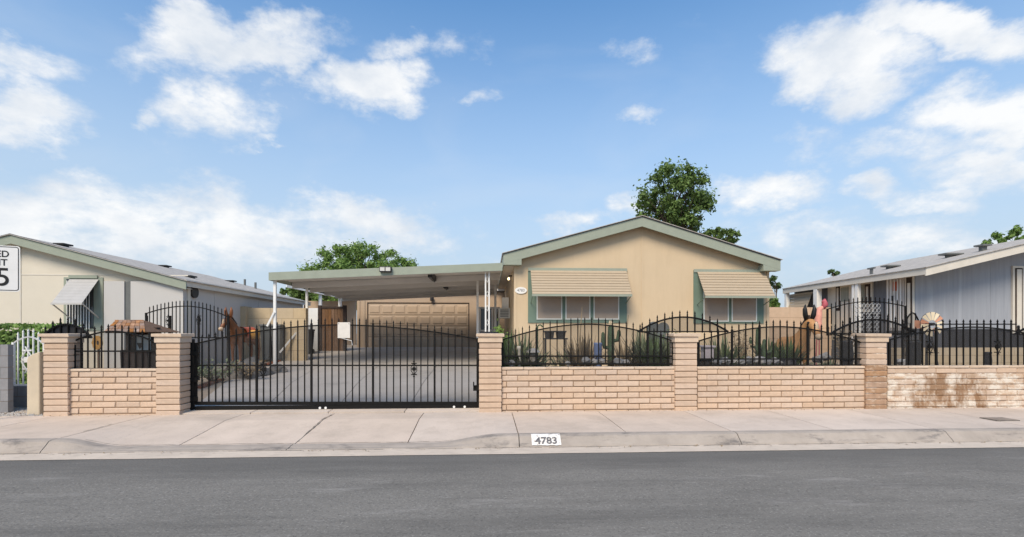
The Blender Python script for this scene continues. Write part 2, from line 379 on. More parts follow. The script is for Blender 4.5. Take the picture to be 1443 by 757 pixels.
def inst(name, me, parent, loc, scale=(1, 1, 1), rotz=0):
    o = bpy.data.objects.new(name, me); C.objects.link(o); o.parent = parent
    o.location = Vector(loc) - ORG[parent.name]; o.scale = scale; o.rotation_euler = (0, 0, rotz)
    return o
def struct(name, mb, m, **k): return obj(name, mb, m, kind='structure', **k)
def box(name, m, parent, x0, x1, y0, y1, z0, z1, **k): return obj(name, MB().box(x0, x1, y0, y1, z0, z1), m, parent, **k)
def text(name, s, size, m, parent, loc, rot, sx=1.0, depth=.002, bold=0.0):
    cu = bpy.data.curves.new('txt', 'FONT'); cu.body = s; cu.size = size; cu.align_x = 'CENTER'; cu.align_y = 'CENTER'; cu.extrude = depth; cu.offset = bold
    to = bpy.data.objects.new('txt', cu); C.objects.link(to)
    me = bpy.data.meshes.new_from_object(to.evaluated_get(bpy.context.evaluated_depsgraph_get()))
    bpy.data.objects.remove(to); bpy.data.curves.remove(cu)
    me.name = name; me.materials.clear(); me.materials.append(m)
    o = bpy.data.objects.new(name, me); C.objects.link(o)
    if parent is not None: o.parent = parent; loc = Vector(loc) - ORG[parent.name]
    o.location = loc; o.rotation_euler = rot; o.scale = (sx, 1, 1)
    return o

# ------------------------------------------------------------------ ground, road, kerb, pavement
WY = 8.72                    # street face of the block wall
g = MB(); xs = [-900, -60, -30, 0, 30, 60, 900]; ys = [8.95, 12, 16, 20, 24, 60, 2500]
g.v = [Vector((x, y, GZ(y) - (.0 if abs(x) < 100 else .3))) for y in ys for x in xs]; nx = len(xs)
g.f = [(j * nx + i, j * nx + i + 1, (j + 1) * nx + i + 1, (j + 1) * nx + i) for j in range(len(ys) - 1) for i in range(nx - 1)]
struct('ground', g, dirt_m)
g = MB(); g.add([(-900, -900, -.06), (900, -900, -.06), (900, 8.95, -.06), (-900, 8.95, -.06)], [(0, 1, 2, 3)])
struct('lower_ground', g, dirt_m)
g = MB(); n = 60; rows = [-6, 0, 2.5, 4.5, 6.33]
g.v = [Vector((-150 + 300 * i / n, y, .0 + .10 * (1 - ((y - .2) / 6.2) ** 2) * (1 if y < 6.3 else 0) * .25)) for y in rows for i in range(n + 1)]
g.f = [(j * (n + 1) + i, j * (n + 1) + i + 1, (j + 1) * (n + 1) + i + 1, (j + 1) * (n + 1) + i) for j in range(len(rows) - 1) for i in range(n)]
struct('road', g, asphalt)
def sm(t): t = max(0, min(1, t)); return t * t * (3 - 2 * t)
def KZ(x):                   # kerb top: drops for the driveway apron
    lo = sm((x + 5.75) / .75); hi = 1 - sm((x + .75) / .95)
    return .15 - .118 * min(lo, hi)
JX = [.45 + 1.57 * k for k in range(-14, 15)]
gut = MB()
for i in range(-40, 40):
    a, b = i * .5, (i + 1) * .5
    wob = lambda x: .018 * mnoise.noise(Vector((x * 2.3, 1, 0))) + .008 * mnoise.noise(Vector((x * 9, 4, 0)))
    gut.add([(a, 6.30 + wob(a), .006), (b, 6.30 + wob(b), .006), (b, 6.66, .012), (a, 6.66, .012)], [(0, 1, 2, 3)])
struct('gutter', gut, gutter_m)
sw = bpy.data.objects.new('sidewalk', None); C.objects.link(sw); sw['kind'] = 'structure'; ORG['sidewalk'] = Vector((0, 0, 0))
kb = bpy.data.objects.new('kerb', None); C.objects.link(kb); kb['kind'] = 'structure'; ORG['kerb'] = Vector((0, 0, 0))
bed = MB().box(-22, 22, 6.72, 8.94, -.05, .012); obj('joint_bed', bed, joint_m, sw)
for i in range(len(JX) - 1):
    x0 = JX[i] + .007; x1 = JX[i + 1] - .007
    n = 10; yr = [6.895, 7.5, 8.1, 8.70 if True else 0]
    m_ = MB(); top = []
    for y in yr:
        for k in range(n + 1):
            x = x0 + (x1 - x0) * k / n; t_ = sm((y - 6.89) / 1.3)
            z = KZ(x) * (1 - t_) + .165 * t_ + .003 * mnoise.noise(Vector((x * .8, y, 3)))
            if k in (0, n): z -= .004
            m_.v.append(Vector((x, y, z)))
    for j in range(len(yr) - 1):
        for k in range(n):
            a = j * (n + 1) + k; m_.f.append((a, a + 1, a + n + 2, a + n + 1))
    # skirts
    bN = len(m_.v)
    ring = [k for k in range(n + 1)] + [j * (n + 1) + n for j in range(1, len(yr))] + [(len(yr) - 1) * (n + 1) + k for k in range(n - 1, -1, -1)] + [j * (n + 1) for j in range(len(yr) - 2, 0, -1)]
    for r_ in ring: m_.v.append(m_.v[r_] - Vector((0, 0, m_.v[r_].z + .03)))
    for k in range(len(ring)):
        a, b = ring[k], ring[(k + 1) % len(ring)]; m_.f.append((b, a, bN + k, bN + (k + 1) % len(ring)))
    obj('slab', m_, concrete, sw)
    # kerb stone in front of the slab (a pair of slabs per stone)
    if i % 2 == 0 and i + 2 < len(JX):
        k0 = JX[i] + .006; k1 = JX[i + 2] - .006; n = 24; m2 = MB()
        for k in range(n + 1):
            x = k0 + (k1 - k0) * k / n; z = KZ(x); w = .012 * mnoise.noise(Vector((x * 3, 0, 7)))
            for (yy, zz) in ((6.61 + w, .0), (6.635 + w, .018 + z * .12), (6.70, z * .62), (6.745, z * .93), (6.79, z + .003), (6.889, z + .005), (6.889, -.03)):
                m2.v.append(Vector((x, yy, zz)))
        for k in range(n):
            for q in range(6):
                a = k * 7 + q; m2.f.append((a, a + 7, a + 8, a + 1))
        m2.f.append(tuple(range(6, -1, -1))); m2.f.append(tuple(range(n * 7, n * 7 + 7)))
        obj('kerb_stone', m2, kerb_m, kb, smooth=False)
# cracks in the apron
crk = MB()
def crack(pts, w):
    for a, b in zip(pts[:-1], pts[1:]):
        a = Vector(a); b = Vector(b); d = (b - a).normalized(); s_ = Vector((-d.y, d.x, 0)) * w * random.uniform(.4, 1.2)
        crk.add([a - s_, b - s_, b + s_, a + s_], [(0, 1, 2, 3)])
def apz(x, y):
    t_ = sm((y - 6.89) / 1.3); return KZ(x) * (1 - t_) + .165 * t_ + .0065
for (x, ya, yb, w) in ((JX[9] if False else -2.69, 7.0, 8.6, .011), (-5.83, 7.3, 7.9, .008)):
    pts = []; y = ya
    while y < yb:
        xx = x + .02 * mnoise.noise(Vector((y * 4, x, 0))); pts.append((xx, y, apz(xx, y))); y += .09
    crack(pts, w)
pts = []
for k in range(60):
    x = -5.5 + k * .085; pts.append((x, 6.93 + .02 * mnoise.noise(Vector((x * 5, 0, 2))), apz(x, 6.93)))
crack(pts, .006)
pts = []
for k in range(200):
    x = -11 + k * .12; pts.append((x, 6.618 + .02 * mnoise.noise(Vector((x * 3, 0, 9))), .0135 + .012 * 0))
    if k % 9 == 8: crack(pts, .012 if mnoise.noise(Vector((x, 2, 2))) > -.1 else .005); pts = []
obj('crack', crk, joint_m, sw)
lit = MB(); rs = random.Random(21)
for k in range(420):                       # dry leaf crumbs and grit gathered along the gutter and the wall foot
    x = rs.uniform(-9, 10); w_ = rs.random()
    y, z = (6.60 + abs(rs.gauss(0, .05)) * -1, .017) if w_ < .6 else (8.66 - abs(rs.gauss(0, .05)), .172)
    r_ = rs.uniform(.006, .02); a = rs.uniform(0, 6.3); u = Vector((math.cos(a), math.sin(a), rs.uniform(-.2, .5))) * r_; v = Vector((-math.sin(a), math.cos(a), rs.uniform(0, .5))) * r_ * .5
    if -5.6 < x < -.2 and w_ >= .6: continue
    c_ = Vector((x, y, z + .004)); lit.add([c_ - u, c_ - v, c_ + u, c_ + v], [(0, 1, 2, 3)])
litter = lit
obj('leaf_litter', litter, dry_m, label='dry leaf crumbs and grit along the gutter and wall foot', cat='litter', kind='stuff')
# driveway
DX0 = PX(268, 9.0); DX1 = PX(676, 9.0)
dv = bpy.data.objects.new('driveway', None); C.objects.link(dv); dv['kind'] = 'structure'; ORG['driveway'] = Vector((0, 0, 0))
obj('joint_bed', MB().add([(DX0 - .2, 8.72, .145), (DX1 + .1, 8.72, .145), (DX1 + .1, 8.9, .16), (.35, 14.5, GZ(14.5) + .006), (.35, 23.6, GZ(23.6) + .006), (-7.6, 23.6, GZ(23.6) + .006), (-7.2, 14.5, GZ(14.5) + .006), (DX0 - .2, 8.9, .16)], [(0, 1, 2, 7), (7, 2, 3, 6), (6, 3, 4, 5)]), joint_m, dv)
yl = [8.72, 9.35, 12.4, 15.6, 18.4, 21.2, 23.6]
def dxl(y): return DX0 - .15 if y < 9.4 else DX0 - .15 + (-7.2 - DX0 + .15) * min(1, (y - 9.4) / 5)
for j in range(len(yl) - 1):
    y0 = yl[j] + .006; y1 = yl[j + 1] - .006; cols = 4
    for k in range(cols):
        def xx(y, q): a = dxl(y); b = DX1 if y < 9.4 else min(.32, DX1 + (y - 9.4) * .06); return a + (b - a) * q / cols
        e = .007; zo = .016
        a = [(xx(y0, k) + e, y0, GZ(y0) + zo), (xx(y0, k + 1) - e, y0, GZ(y0) + zo), (xx(y1, k + 1) - e, y1, GZ(y1) + zo), (xx(y1, k) + e, y1, GZ(y1) + zo)]
        obj('slab', MB().slab(a, .03), concrete if j == 0 else drive_m, dv)
# gravel strip beside the grey wall
gx0, gx1 = -14, PX(62, WY)
gs = MB().add([(gx0, 8.70, .15), (gx1, 8.70, .15), (gx1, 10.5, .255), (gx0, 10.5, .255)], [(0, 1, 2, 3)])
struct('gravel_strip', gs, gravel_m)
st = MB()
for k in range(900):
    x = random.uniform(-9.2, gx1 - .02); y = random.uniform(8.70, 9.4); r = random.uniform(.008, .03)
    z = .15 + (y - 8.7) * .058; v = [Vector((random.uniform(-1, 1), random.uniform(-1, 1), 0)).normalized() * r + Vector((x, y, z)) for _ in range(3)]
    st.add([(x - r, y - r * .6, z), (x + r, y - r * .4, z), (x + r * .3, y + r, z), (x, y, z + r * .9)], [(0, 1, 3), (1, 2, 3), (2, 0, 3)])
obj('gravel', st, rock_m, label='loose brown and grey gravel beside the stucco stub wall', cat='gravel', kind='stuff')

# ------------------------------------------------------------------ slump block walls and piers
def block_mesh(w, h, d, seed, mtl):
    bm = bmesh.new(); bmesh.ops.create_cube(bm, size=1)
    for v in bm.verts: v.co = Vector((v.co.x * w, v.co.y * d, v.co.z * h))
    bmesh.ops.bevel(bm, geom=bm.edges[:], offset=.008, segments=1, affect='EDGES')
    rs = random.Random(seed)
    for v in bm.verts: v.co += Vector((rs.uniform(-.004, .004), rs.uniform(-.004, .004), rs.uniform(-.003, .003)))
    me = bpy.data.meshes.new('block'); bm.to_mesh(me); bm.free(); me.materials.append(mtl); return me
CH = .1016; BL = .4064; BW = .396; BD = .19
BM = {m_.name: [block_mesh(BW, CH - .017, BD, k, m_) for k in range(5)] for m_ in (brick_m, brick_st)}
BMC = [block_mesh(BW, .042, BD + .02, 40 + k, cap_m) for k in range(3)]
WZ = .165                                   # pavement level at the wall
NC = 8
def block_wall(px0, px1, label, mtl=brick_m, mor=mortar_m, off=0.0):
    x0 = PX(px0, WY); x1 = PX(px1, WY); yc = WY + BD / 2
    r = root('block_wall', label, 'wall', ((x0 + x1) / 2, yc, WZ - .04), 'slump block wall along the pavement')
    top = WZ + .80
    box('mortar', mor, r, x0, x1, WY + .012, WY + BD - .012, WZ - .12, top - .045)
    zb0 = WZ - .085; ch = (top - .042 - zb0) / NC
    for c in range(NC):
        z = zb0 + ch * (c + .5); x = x0 - (off + (BL / 2 if c % 2 else 0))
        while x < x1 - .02:
            a = max(x, x0 + .004); b = min(x + BL - .013, x1 - .004)
            if b - a > .035:
                me = random.choice(BM[mtl.name if c < NC - 1 else brick_m.name])
                inst('block', me, r, ((a + b) / 2, yc + random.uniform(-.004, .004), z), ((b - a) / BW, 1, ch / CH))
            x += BL
    x = x0
    while x < x1 - .02:
        b = min(x + BL - .006, x1 - .002)
        inst('cap_block', random.choice(BMC), r, ((x + b) / 2, yc, top - .02), ((b - x) / BW, 1, 1)); x += BL
    return r
PD = .30; PW = .4064
PM = {m_.name: [block_mesh(PW, CH - .013, PD, 60 + k, m_) for k in range(4)] for m_ in (brick_m, rust_st)}
PC1 = [block_mesh(PW + .035, CH * 1.05, PD + .04, 80, cap_m)]; PC2 = [block_mesh(PW + .10, .055, PD + .10, 81, cap_m)]
def pier(px, label, stain=0):
    x = PX(px, WY - .04); yc = WY - .05 + PD / 2
    r = root('block_pier', label, 'pier', (x, yc, WZ - .04), 'slump block piers along the pavement')
    nb = 12; zb = WZ - .035; top = 1.578; ch = (top - .055 - .106 - zb) / nb
    box('mortar', mortar_st if stain else mortar_m, r, x - PW / 2 + .012, x + PW / 2 - .012, yc - PD / 2 + .012, yc + PD / 2 - .012, WZ - .12, top - .05)
    for c in range(nb):
        mt = rust_st if c < stain else brick_m
        inst('block', random.choice(PM[mt.name]), r, (x + random.uniform(-.003, .003), yc + random.uniform(-.003, .003), zb + ch * (c + .5)), (1, 1, ch / CH))
    inst('cap_block', PC1[0], r, (x, yc, top - .055 - .053)); inst('cap_stone', PC2[0], r, (x, yc, top - .0275))
    return r
pier(79, 'slump block pier standing against the beige stucco stub wall')
block_wall(94, 221, 'short slump block wall between two piers in front of the wishing well')
pier(237, 'slump block pier carrying the hinge end of the driveway gate')
pier(691, 'slump block pier at the latch end of the driveway gate')
block_wall(707, 951, 'clean slump block wall in front of the wide awning window', off=.11)
pier(967, 'slump block pier in front of the narrower awning window')
block_wall(983, 1219, 'slump block wall in front of the donkey statue and flamingo', off=.22)
pier(1235, 'slump block pier with brown and white water stains on its foot', 8)
block_wall(1251, 1490, 'slump block wall with white efflorescence and brown stains', brick_st, mortar_st, off=.05)
pier(1506, 'slump block pier beyond the stained wall')
block_wall(1522, 1758, 'clean slump block wall beyond the stained wall, before the grey house', off=.16)
pier(1774, 'slump block pier ending the wall before the grey house')

# ------------------------------------------------------------------ wrought iron
def finial_add(mb, x, y, z, s=1.0):          # spear tip on a square bar
    pr = [(.011, 0), (.019, .008), (.019, .018), (.010, .026), (.021, .050), (.0, .115)]
    n = 4; vs = []; fs = []
    for (r, h) in pr:
        for k in range(n):
            a = PI / 4 + 2 * PI * k / n; vs.append((x + r * s * math.cos(a), y + r * s * math.sin(a), z + h * s))
    for i in range(len(pr) - 1):
        for k in range(n): fs.append((i * n + k, i * n + (k + 1) % n, (i + 1) * n + (k + 1) % n, (i + 1) * n + k))
    mb.add(vs, fs)
def arcpts(f, x0, x1, y, n=28): return [Vector((x0 + (x1 - x0) * i / n, y, f(x0 + (x1 - x0) * i / n))) for i in range(n + 1)]
def strip(pts, w, h):
    mb = MB()
    for a, b in zip(pts[:-1], pts[1:]):
        d = (b - a).normalized() * .004; mb.bar(a - d, b + d, w, h)
    return mb
def ornament(mb, x, y, z, s=1.0):            # cast rosette: diamond of scrolls
    for sx in (-1, 1):
        for sz in (-1, 1):
            pts = []
            for k in range(9):
                t_ = k / 8; a = t_ * PI * 1.35
                pts.append((x + sx * s * (.012 + .05 * math.sin(a) * (1 - .35 * t_)), y - .016, z + sz * s * (.012 + .10 * t_ - .035 * math.sin(a * 1.1))))
            mb.tube(pts, .007 * s, 5)
    mb.box(x - .026 * s, x + .026 * s, y - .026, y + .026, z - .03 * s, z + .03 * s)
    mb.box(x - .05 * s, x + .05 * s, y - .02, y + .02, z + .095 * s, z + .112 * s)
    mb.box(x - .05 * s, x + .05 * s, y - .02, y + .02, z - .112 * s, z - .095 * s)
def iron_fence(name, label, cat, Y, pL, pR, yL, yPk, yR, yBot, rails=(), step=9.7, thick=(), orn=(), group=None, mtl=iron, bar=.0165, screen=True,
               frame=True, pk=None, over=.045, fs=.82, botw=.03, toprail=None, zmin=None):
    x0 = PX(pL, Y); x1 = PX(pR, Y); zL = PZ(pL, yL, Y); zR = PZ(pR, yR, Y); pm = pk or (pL + pR) / 2; xm = PX(pm, Y); zP = PZ(pm, yPk, Y)
    zb0 = PZ(pL, yBot, Y); zb1 = PZ(pR, yBot, Y)
    def f(x):
        if x < xm: t_ = (xm - x) / (xm - x0); return zP - (zP - zL) * t_ ** 1.85
        t_ = (x - xm) / (x1 - xm); return zP - (zP - zR) * t_ ** 1.85
    def fb(x): return zb0 + (zb1 - zb0) * (x - x0) / (x1 - x0)
    r = root(name, label, cat, ((x0 + x1) / 2, Y, min(zb0, zb1)), group)
    obj('arch_rail', strip(arcpts(f, x0, x1, Y), .026, .024), mtl, r)
    obj('bottom_rail', MB().bar((x0, Y, zb0), (x1, Y, zb1), .032, botw), mtl, r)
    for yy in rails:
        obj('rail', MB().bar((x0, Y, PZ(pL, yy, Y)), (x1, Y, PZ(pR, yy, Y)), .028, .026), mtl, r)
    if toprail: obj('top_rail', MB().bar((PX(toprail[0], Y), Y, PZ(toprail[0], toprail[2], Y)), (PX(toprail[1], Y), Y, PZ(toprail[1], toprail[2], Y)), .022, .022), mtl, r)
    px = pL + step * .9
    while px < pR - step * .4:
        x = PX(px, Y); tk = any(abs(px - q) < step * .5 for q in thick); b = bar * (1.9 if tk else 1)
        zt = max(f(x) + over, PZ(px, toprail[2], Y) + .01 if toprail and toprail[0] < px < toprail[1] else -9)
        mb = MB().box(x - b / 2, x + b / 2, Y - b / 2 - .002, Y + b / 2 + .002, fb(x) - .01, zt); finial_add(mb, x, Y, zt, fs)
        p_ = obj('picket', mb, mtl, r)
        if any(abs(px - q[0]) < step * .5 for q in orn):
            q = [q for q in orn if abs(px - q[0]) < step * .5][0]; mo = MB(); ornament(mo, x, Y, PZ(q[0], q[1], Y), 1.0); obj('rosette', mo, mtl, p_)
        px += step
    if frame:
        for x, zt in ((x0, zL), (x1, zR)): box('end_post', mtl, r, x - .02, x + .02, Y - .021, Y + .021, fb(x) - .02, zt + .02)
    if screen:
        sc = MB(); pts = arcpts(f, x0 + .01, x1 - .01, Y + .018, 20); nn = len(pts)
        sc.v = pts + [Vector((p.x, p.y, fb(p.x))) for p in pts]; sc.f = [(i + nn, i + nn + 1, i + 1, i) for i in range(nn - 1)]
        obj('mesh_screen', sc, screen_m, r)
    return r
FY = WY + BD / 2
GRP = 'black iron fence panels on the block wall'
iron_fence('iron_fence', 'black arched iron fence panel in front of the wishing well', 'fence', FY, 96, 222, 485, 467, 484, 520, (495,), 9.6, (108,), (), GRP)
iron_fence('iron_fence', 'black arched iron fence panel in front of the wide awning window', 'fence', FY, 708, 949, 479, 457, 481, 513, (502,), 9.75, (757, 935), (), GRP)
iron_fence('iron_fence', 'black arched iron fence panel in front of donkey statue and flamingo', 'fence', FY, 984, 1217, 481, 460.5, 484, 515, (506,), 9.7, (1027, 1075, 1135, 1210), (), GRP, pk=1098)
iron_fence('iron_fence', 'black iron fence panel above the stained wall, in front of the windmill', 'fence', FY, 1253, 1489, 479, 461, 482, 516, (), 9.6, (1262, 1320), ((1312, 489), (1403, 489)), GRP, pk=1371, toprail=(1325, 1432, 457))
iron_fence('iron_fence', 'black iron fence panel on the clean wall beyond the stained wall', 'fence', FY, 1523, 1757, 481, 461, 483, 517, (), 9.6, (), (), GRP)
GL = 'iron arch fillers rising behind the piers'
def lens(label, pL, pR, yC, yPk, dark=False, rise=.045):
    Y = WY + .27; x0 = PX(pL, Y); x1 = PX(pR, Y); zC0 = PZ(pL, yC, Y); zC1 = PZ(pR, yC, Y); xm = (x0 + x1) / 2; zP = PZ((pL + pR) / 2, yPk, Y)
    f = lambda x: (zC0 + (zC1 - zC0) * (x - x0) / (x1 - x0)) + (zP - (zC0 + zC1) / 2) * (1 - abs((x - xm) / (xm - x0)) ** 2)
    fb = lambda x: zC0 + (zC1 - zC0) * (x - x0) / (x1 - x0)
    r = root('iron_arch', label, 'fence', (xm, Y, WZ), GL)
    obj('arch_rail', strip(arcpts(f, x0, x1, Y, 22), .03, .03), iron, r); obj('rail', MB().bar((x0, Y, zC0), (x1, Y, zC1), .026, .024), iron, r)
    px = pL + 6
    while px < pR - 3:
        x = PX(px, Y); mb = MB().box(x - .01, x + .01, Y - .012, Y + .012, fb(x) - .02, f(x) + rise); finial_add(mb, x, Y, f(x) + rise, .82); obj('picket', mb, iron, r); px += 10.6
    for q in (pL + 14, pR - 14):
        x = PX(q, Y); box('support', iron, r, x - .016, x + .016, Y - .016, Y + .016, GZ(Y) - .05, fb(x))
    pts = arcpts(f, x0, x1, Y + .018, 16); nn = len(pts); sc = MB(); sc.v = pts + [Vector((p.x, p.y, fb(p.x) - .001)) for p in pts]; sc.f = [(i + nn, i + nn + 1, i + 1, i) for i in range(nn - 1)]
    obj('mesh_screen', sc, black_plastic if dark else screen_m, r)
lens('small iron arch filled with black sheet above the pier by the stucco stub', 58, 129, 476, 457, True)
lens('iron arch with mesh above the pier before the narrower window', 899, 1026, 467.5, 447)
lens('iron arch with mesh above the water stained pier', 1171, 1292, 470, 450.5)
lens('iron arch with mesh above the pier beyond the stained wall', 1430, 1570, 471, 449)

# ------------------------------------------------------------------ driveway gate
GY = 9.02
gate = iron_fence('driveway_gate', 'wide black iron sliding gate with arched top across the driveway', 'gate', GY, 276, 673, 484.5, 458, 478, 568.5, (515,), 9.64,
                  (357, 443.5, 530, 616), ((375.5, 521), (587, 520)), pk=478, bar=.0175, botw=.06, over=.045)
gx = PX(270, GY)
mb = MB().box(gx - .05, gx + .03, GY - .04, GY + .05, .12, PZ(270, 478, GY)); obj('gate_post', mb, iron, gate)
mb = MB()
for py in (498, 535, 562): mb.box(gx - .06, gx + .13, GY - .06, GY - .03, PZ(270, py, GY) - .04, PZ(270, py, GY) + .04)
obj('hinge_plate', mb, iron, gate)
gx2 = PX(674.5, GY)
box('latch_post', iron, gate, gx2 - .02, gx2 + .035, GY - .03, GY + .05, .16, PZ(674, 480, GY))
mb = MB(); zc = PZ(668, 545, GY); mb.box(gx2 - .1, gx2, GY - .07, GY - .02, zc - .07, zc + .03); mb.tube([(gx2 - .05, GY - .06, zc), (gx2 - .09, GY - .10, zc + .02), (gx2 - .09, GY - .10, zc + .10)], .012, 6)
obj('latch', mb, iron, gate)
mb = MB().box(PX(276, GY), PX(673, GY), GY - .035, GY + .035, .186, .262); obj('track_guard', mb, iron, gate)
for q in (452, 460, 640, 655):
    x = PX(q, GY); obj('guide_wheel', MB().tube([(x, GY - .05, .22), (x, GY - .03, .22)], .022, 10), white_m, gate)
mb = MB(); x0 = PX(477, GY); x1 = PX(494.5, GY); z0 = PZ(485, 476.5, GY); z1 = PZ(485, 454.5, GY)
mb.box(x0, x1, GY - .055, GY - .045, z0, z1)
nb_ = root('notice_sign', 'small blank off-white notice board hung on the gate', 'sign', ((x0 + x1) / 2, GY - .05, z0))
obj('board', mb, paper_m, nb_, bevel=.003)
for xq in (x0 + .02, x1 - .02): obj('screw', MB().tube([(xq, GY - .062, z1 - .025), (xq, GY - .05, z1 - .025)], .007, 6), dark_metal, nb_)
obj('wire_tie', MB().tube([(x0 + .03, GY - .05, z0 + .01), (x1 + .02, GY - .03, z0 - .05), (x1 + .03, GY - .02, z0 - .13)], .006, 5), white_m, nb_)

# ------------------------------------------------------------------ main house
HY = 15.2; RY = 14.9; HB = 27.5
xl = PX(725, HY); xr = PX(1083, HY); gz = GZ(HY)
def HP(px, py, y=RY): q = P(px, py, y); return (q.x, q.z)
pkx, pkz = HP(905, 305.5); lx, lz = HP(709.5, 358); rx, rz = HP(1100, 367)
house = root('house', 'peach manufactured house with sage green gable trim and two awning windows', 'house', ((xl + xr) / 2, HY, gz))
ft = .30
wl = lambda x: (lz + (pkz - lz) * (x - lx) / (pkx - lx) if x < pkx else rz + (pkz - rz) * (rx - x) / (rx - pkx)) - ft + .10
xs_ = PX(905, HY)
for (a, b) in ((xl, xs_ - .004), (xs_ + .004, xr)):
    poly = [(a, gz - .1), (b, gz - .1), (b, wl(b)), (a, wl(a))] if not (a < pkx < b) else [(a, gz - .1), (b, gz - .1), (b, wl(b)), (pkx, wl(pkx)), (a, wl(a))]
    obj('wall_panel', MB().prism(poly, HY, HY + .12), stucco, house)
box('seam_batten', stucco, house, xs_ - .03, xs_ + .03, HY - .012, HY + .05, gz, wl(xs_) - .02)
for xx in (xl, xr): box('side_wall', stucco, house, xx + (.002 if xx == xl else -.12), xx + (.12 if xx == xl else -.002), HY + .12, HB, gz - .1, wl(xl + .01 if xx == xl else xr - .01) - .02)
for xx in (xl, xr): box('corner_trim', stucco, house, xx - .015 if xx == xl else xx - .07, xx + .07 if xx == xl else xx + .015, HY - .014, HY + .07, gz, wl(xx) - .03)
# rake fascia boards and returns
for nm, (ax, az) in (('a', (lx, lz)), ('b', (rx, rz))):
    pts = [(ax, az - ft), (pkx, pkz - ft), (pkx, pkz), (ax, az)] if ax < pkx else [(pkx, pkz - ft), (ax, az - ft), (ax, az), (pkx, pkz)]
    obj('rake_fascia', MB().prism(pts, RY, RY + .04), green_trim, house)
    s = 1 if ax < pkx else -1
    # eave return box
    sl = (pkz - az) / abs(pkx - ax); w_ = .56
    pts = [(ax, az - ft - .03), (ax + s * w_, az - ft - .03), (ax + s * w_, az - ft + sl * w_ + .0), (ax, az - ft + .0)]
    if s < 0: pts = [pts[1], pts[0], pts[3], pts[2]]
    obj('eave_return', MB().prism(pts, RY + .003, RY + .3), green_trim, house)
    box('eave_fascia', green_trim, house, min(ax, ax + s * .03), max(ax, ax + s * .03), RY + .042, HB + .2, az - ft, az - .005)
    obj('soffit', MB().slab([(ax + s * .031, RY + .31, az - ft + .02), (ax + s * .031, HB + .2, az - ft + .02), (ax + s * w_, HB + .2, az - ft + .02), (ax + s * w_, RY + .31, az - ft + .02)][::(1 if s < 0 else -1)], .02), offwhite, house)
    obj('roof', MB().slab([(ax - s * .04, RY - .05, az - sl * .04 + .02), (pkx, RY - .05, pkz + .02), (pkx, HB + .25, pkz + .02), (ax - s * .04, HB + .25, az - sl * .04 + .02)][::(1 if s < 0 else -1)], .018), shingle_m, house)
    obj('roof_edge', MB().prism([(min(ax, pkx) - .03, (az if ax < pkx else pkz) + (-.01 if ax < pkx else .003)), (max(ax, pkx) + .0, (pkz if ax < pkx else az) + (.003 if ax < pkx else -.01)), (max(ax, pkx), (pkz if ax < pkx else az) + .03), (min(ax, pkx) - .03, (az if ax < pkx else pkz) + .02)], RY - .02, RY + .0), gray_dark, house)
obj('rear_wall', MB().prism([(xl, gz), (xr, gz), (xr, wl(xr)), (pkx, wl(pkx)), (xl, wl(xl))], HB - .1, HB), stucco, house)

def awning_window(x0p, x1p, yT, yB, panes, aw, drop_y, proj, nsl):
    """window box with green surround, framed panes and a slatted metal awning standing out from its head"""
    x0, zT = P(x0p, yT, HY).x, P(x0p, yT, HY).z; x1 = PX(x1p, HY); zB = PZ(x0p, yB, HY)
    fr = obj('window', MB().prism([(x0, zB), (x1, zB), (x1, zT), (x0, zT)], HY - .03, HY + .02), green_dk, house)
    for (a, b, t_, bt) in panes:
        ax, bx = PX(a, HY), PX(b, HY); tz, bz = PZ(a, t_, HY), PZ(a, bt, HY)
        obj('pane', MB().box(ax + .03, bx - .03, HY - .04, HY - .032, bz + .03, tz), screen_win, fr)
        f_ = MB().box(ax, ax + .035, HY - .055, HY - .031, bz, tz).box(bx - .035, bx, HY - .055, HY - .031, bz, tz).box(ax + .036, bx - .036, HY - .055, HY - .031, bz, bz + .035)
        obj('frame', f_, win_frame, fr)
    # awning: slats step down and out
    ax0 = PX(aw[0], HY); ax1 = PX(aw[1], HY); zt = PZ(aw[0], aw[2], HY); yf = HY - proj; zb = PZ(aw[0], drop_y, yf)
    a = obj('awning', MB().box(x0, x1, HY - .06, HY - .03, zT - .07, zT + .03), green_trim, house)
    for k in range(nsl):
        t0 = k / nsl; t1 = (k + 1) / nsl
        ya = HY - .05 - (proj - .05) * t0; yb = HY - .05 - (proj - .05) * t1; za = zt + (zb - zt) * t0; zb_ = zt + (zb - zt) * t1
        obj('slat', MB().slab([(ax0, yb - .024, zb_ - .001), (ax1, yb - .024, zb_ - .001), (ax1, ya, za), (ax0, ya, za)], .012), awn_m, a)
    obj('front_bar', MB().box(ax0 - .01, ax1 + .01, yf - .03, yf - .012, zb - .075, zb - .008), green_trim, a)
    for xx in (ax0 + .01, ax1 - .01):
        obj('side_arm', MB().bar((xx, yf, zb - .04), (xx, HY - .03, zb - .25), .02), green_dk, a)
awning_window(744, 883, 379, 455, [(756, 792, 405, 450.5), (796.5, 831.5, 405, 450.5), (836, 872, 405, 450.5)], (747.5, 882, 381), 414, .62, 9)
bpy.context.view_layer.update()
awning_window(977, 1075.5, 381, 456, [(990.5, 1026, 410, 453.5), (1030, 1065.5, 410, 453.5)], (981.5, 1076, 383), 416.5, .62, 9)
# number plaque
q = P(734, 409.5, HY); pl = root('number_plaque', 'white oval house number plaque on the peach wall', 'plaque', (q.x, HY - .01, q.z))
mb = MB(); mb.prism([(q.x + .19 * math.cos(2 * PI * k / 24), q.z + .105 * math.sin(2 * PI * k / 24)) for k in range(24)], HY - .03, HY - .001); obj('plate', mb, white_m, pl)
text('number', '4783', .12, ink2, pl, (q.x, HY - .032, q.z), (PI / 2, 0, 0), depth=.001)
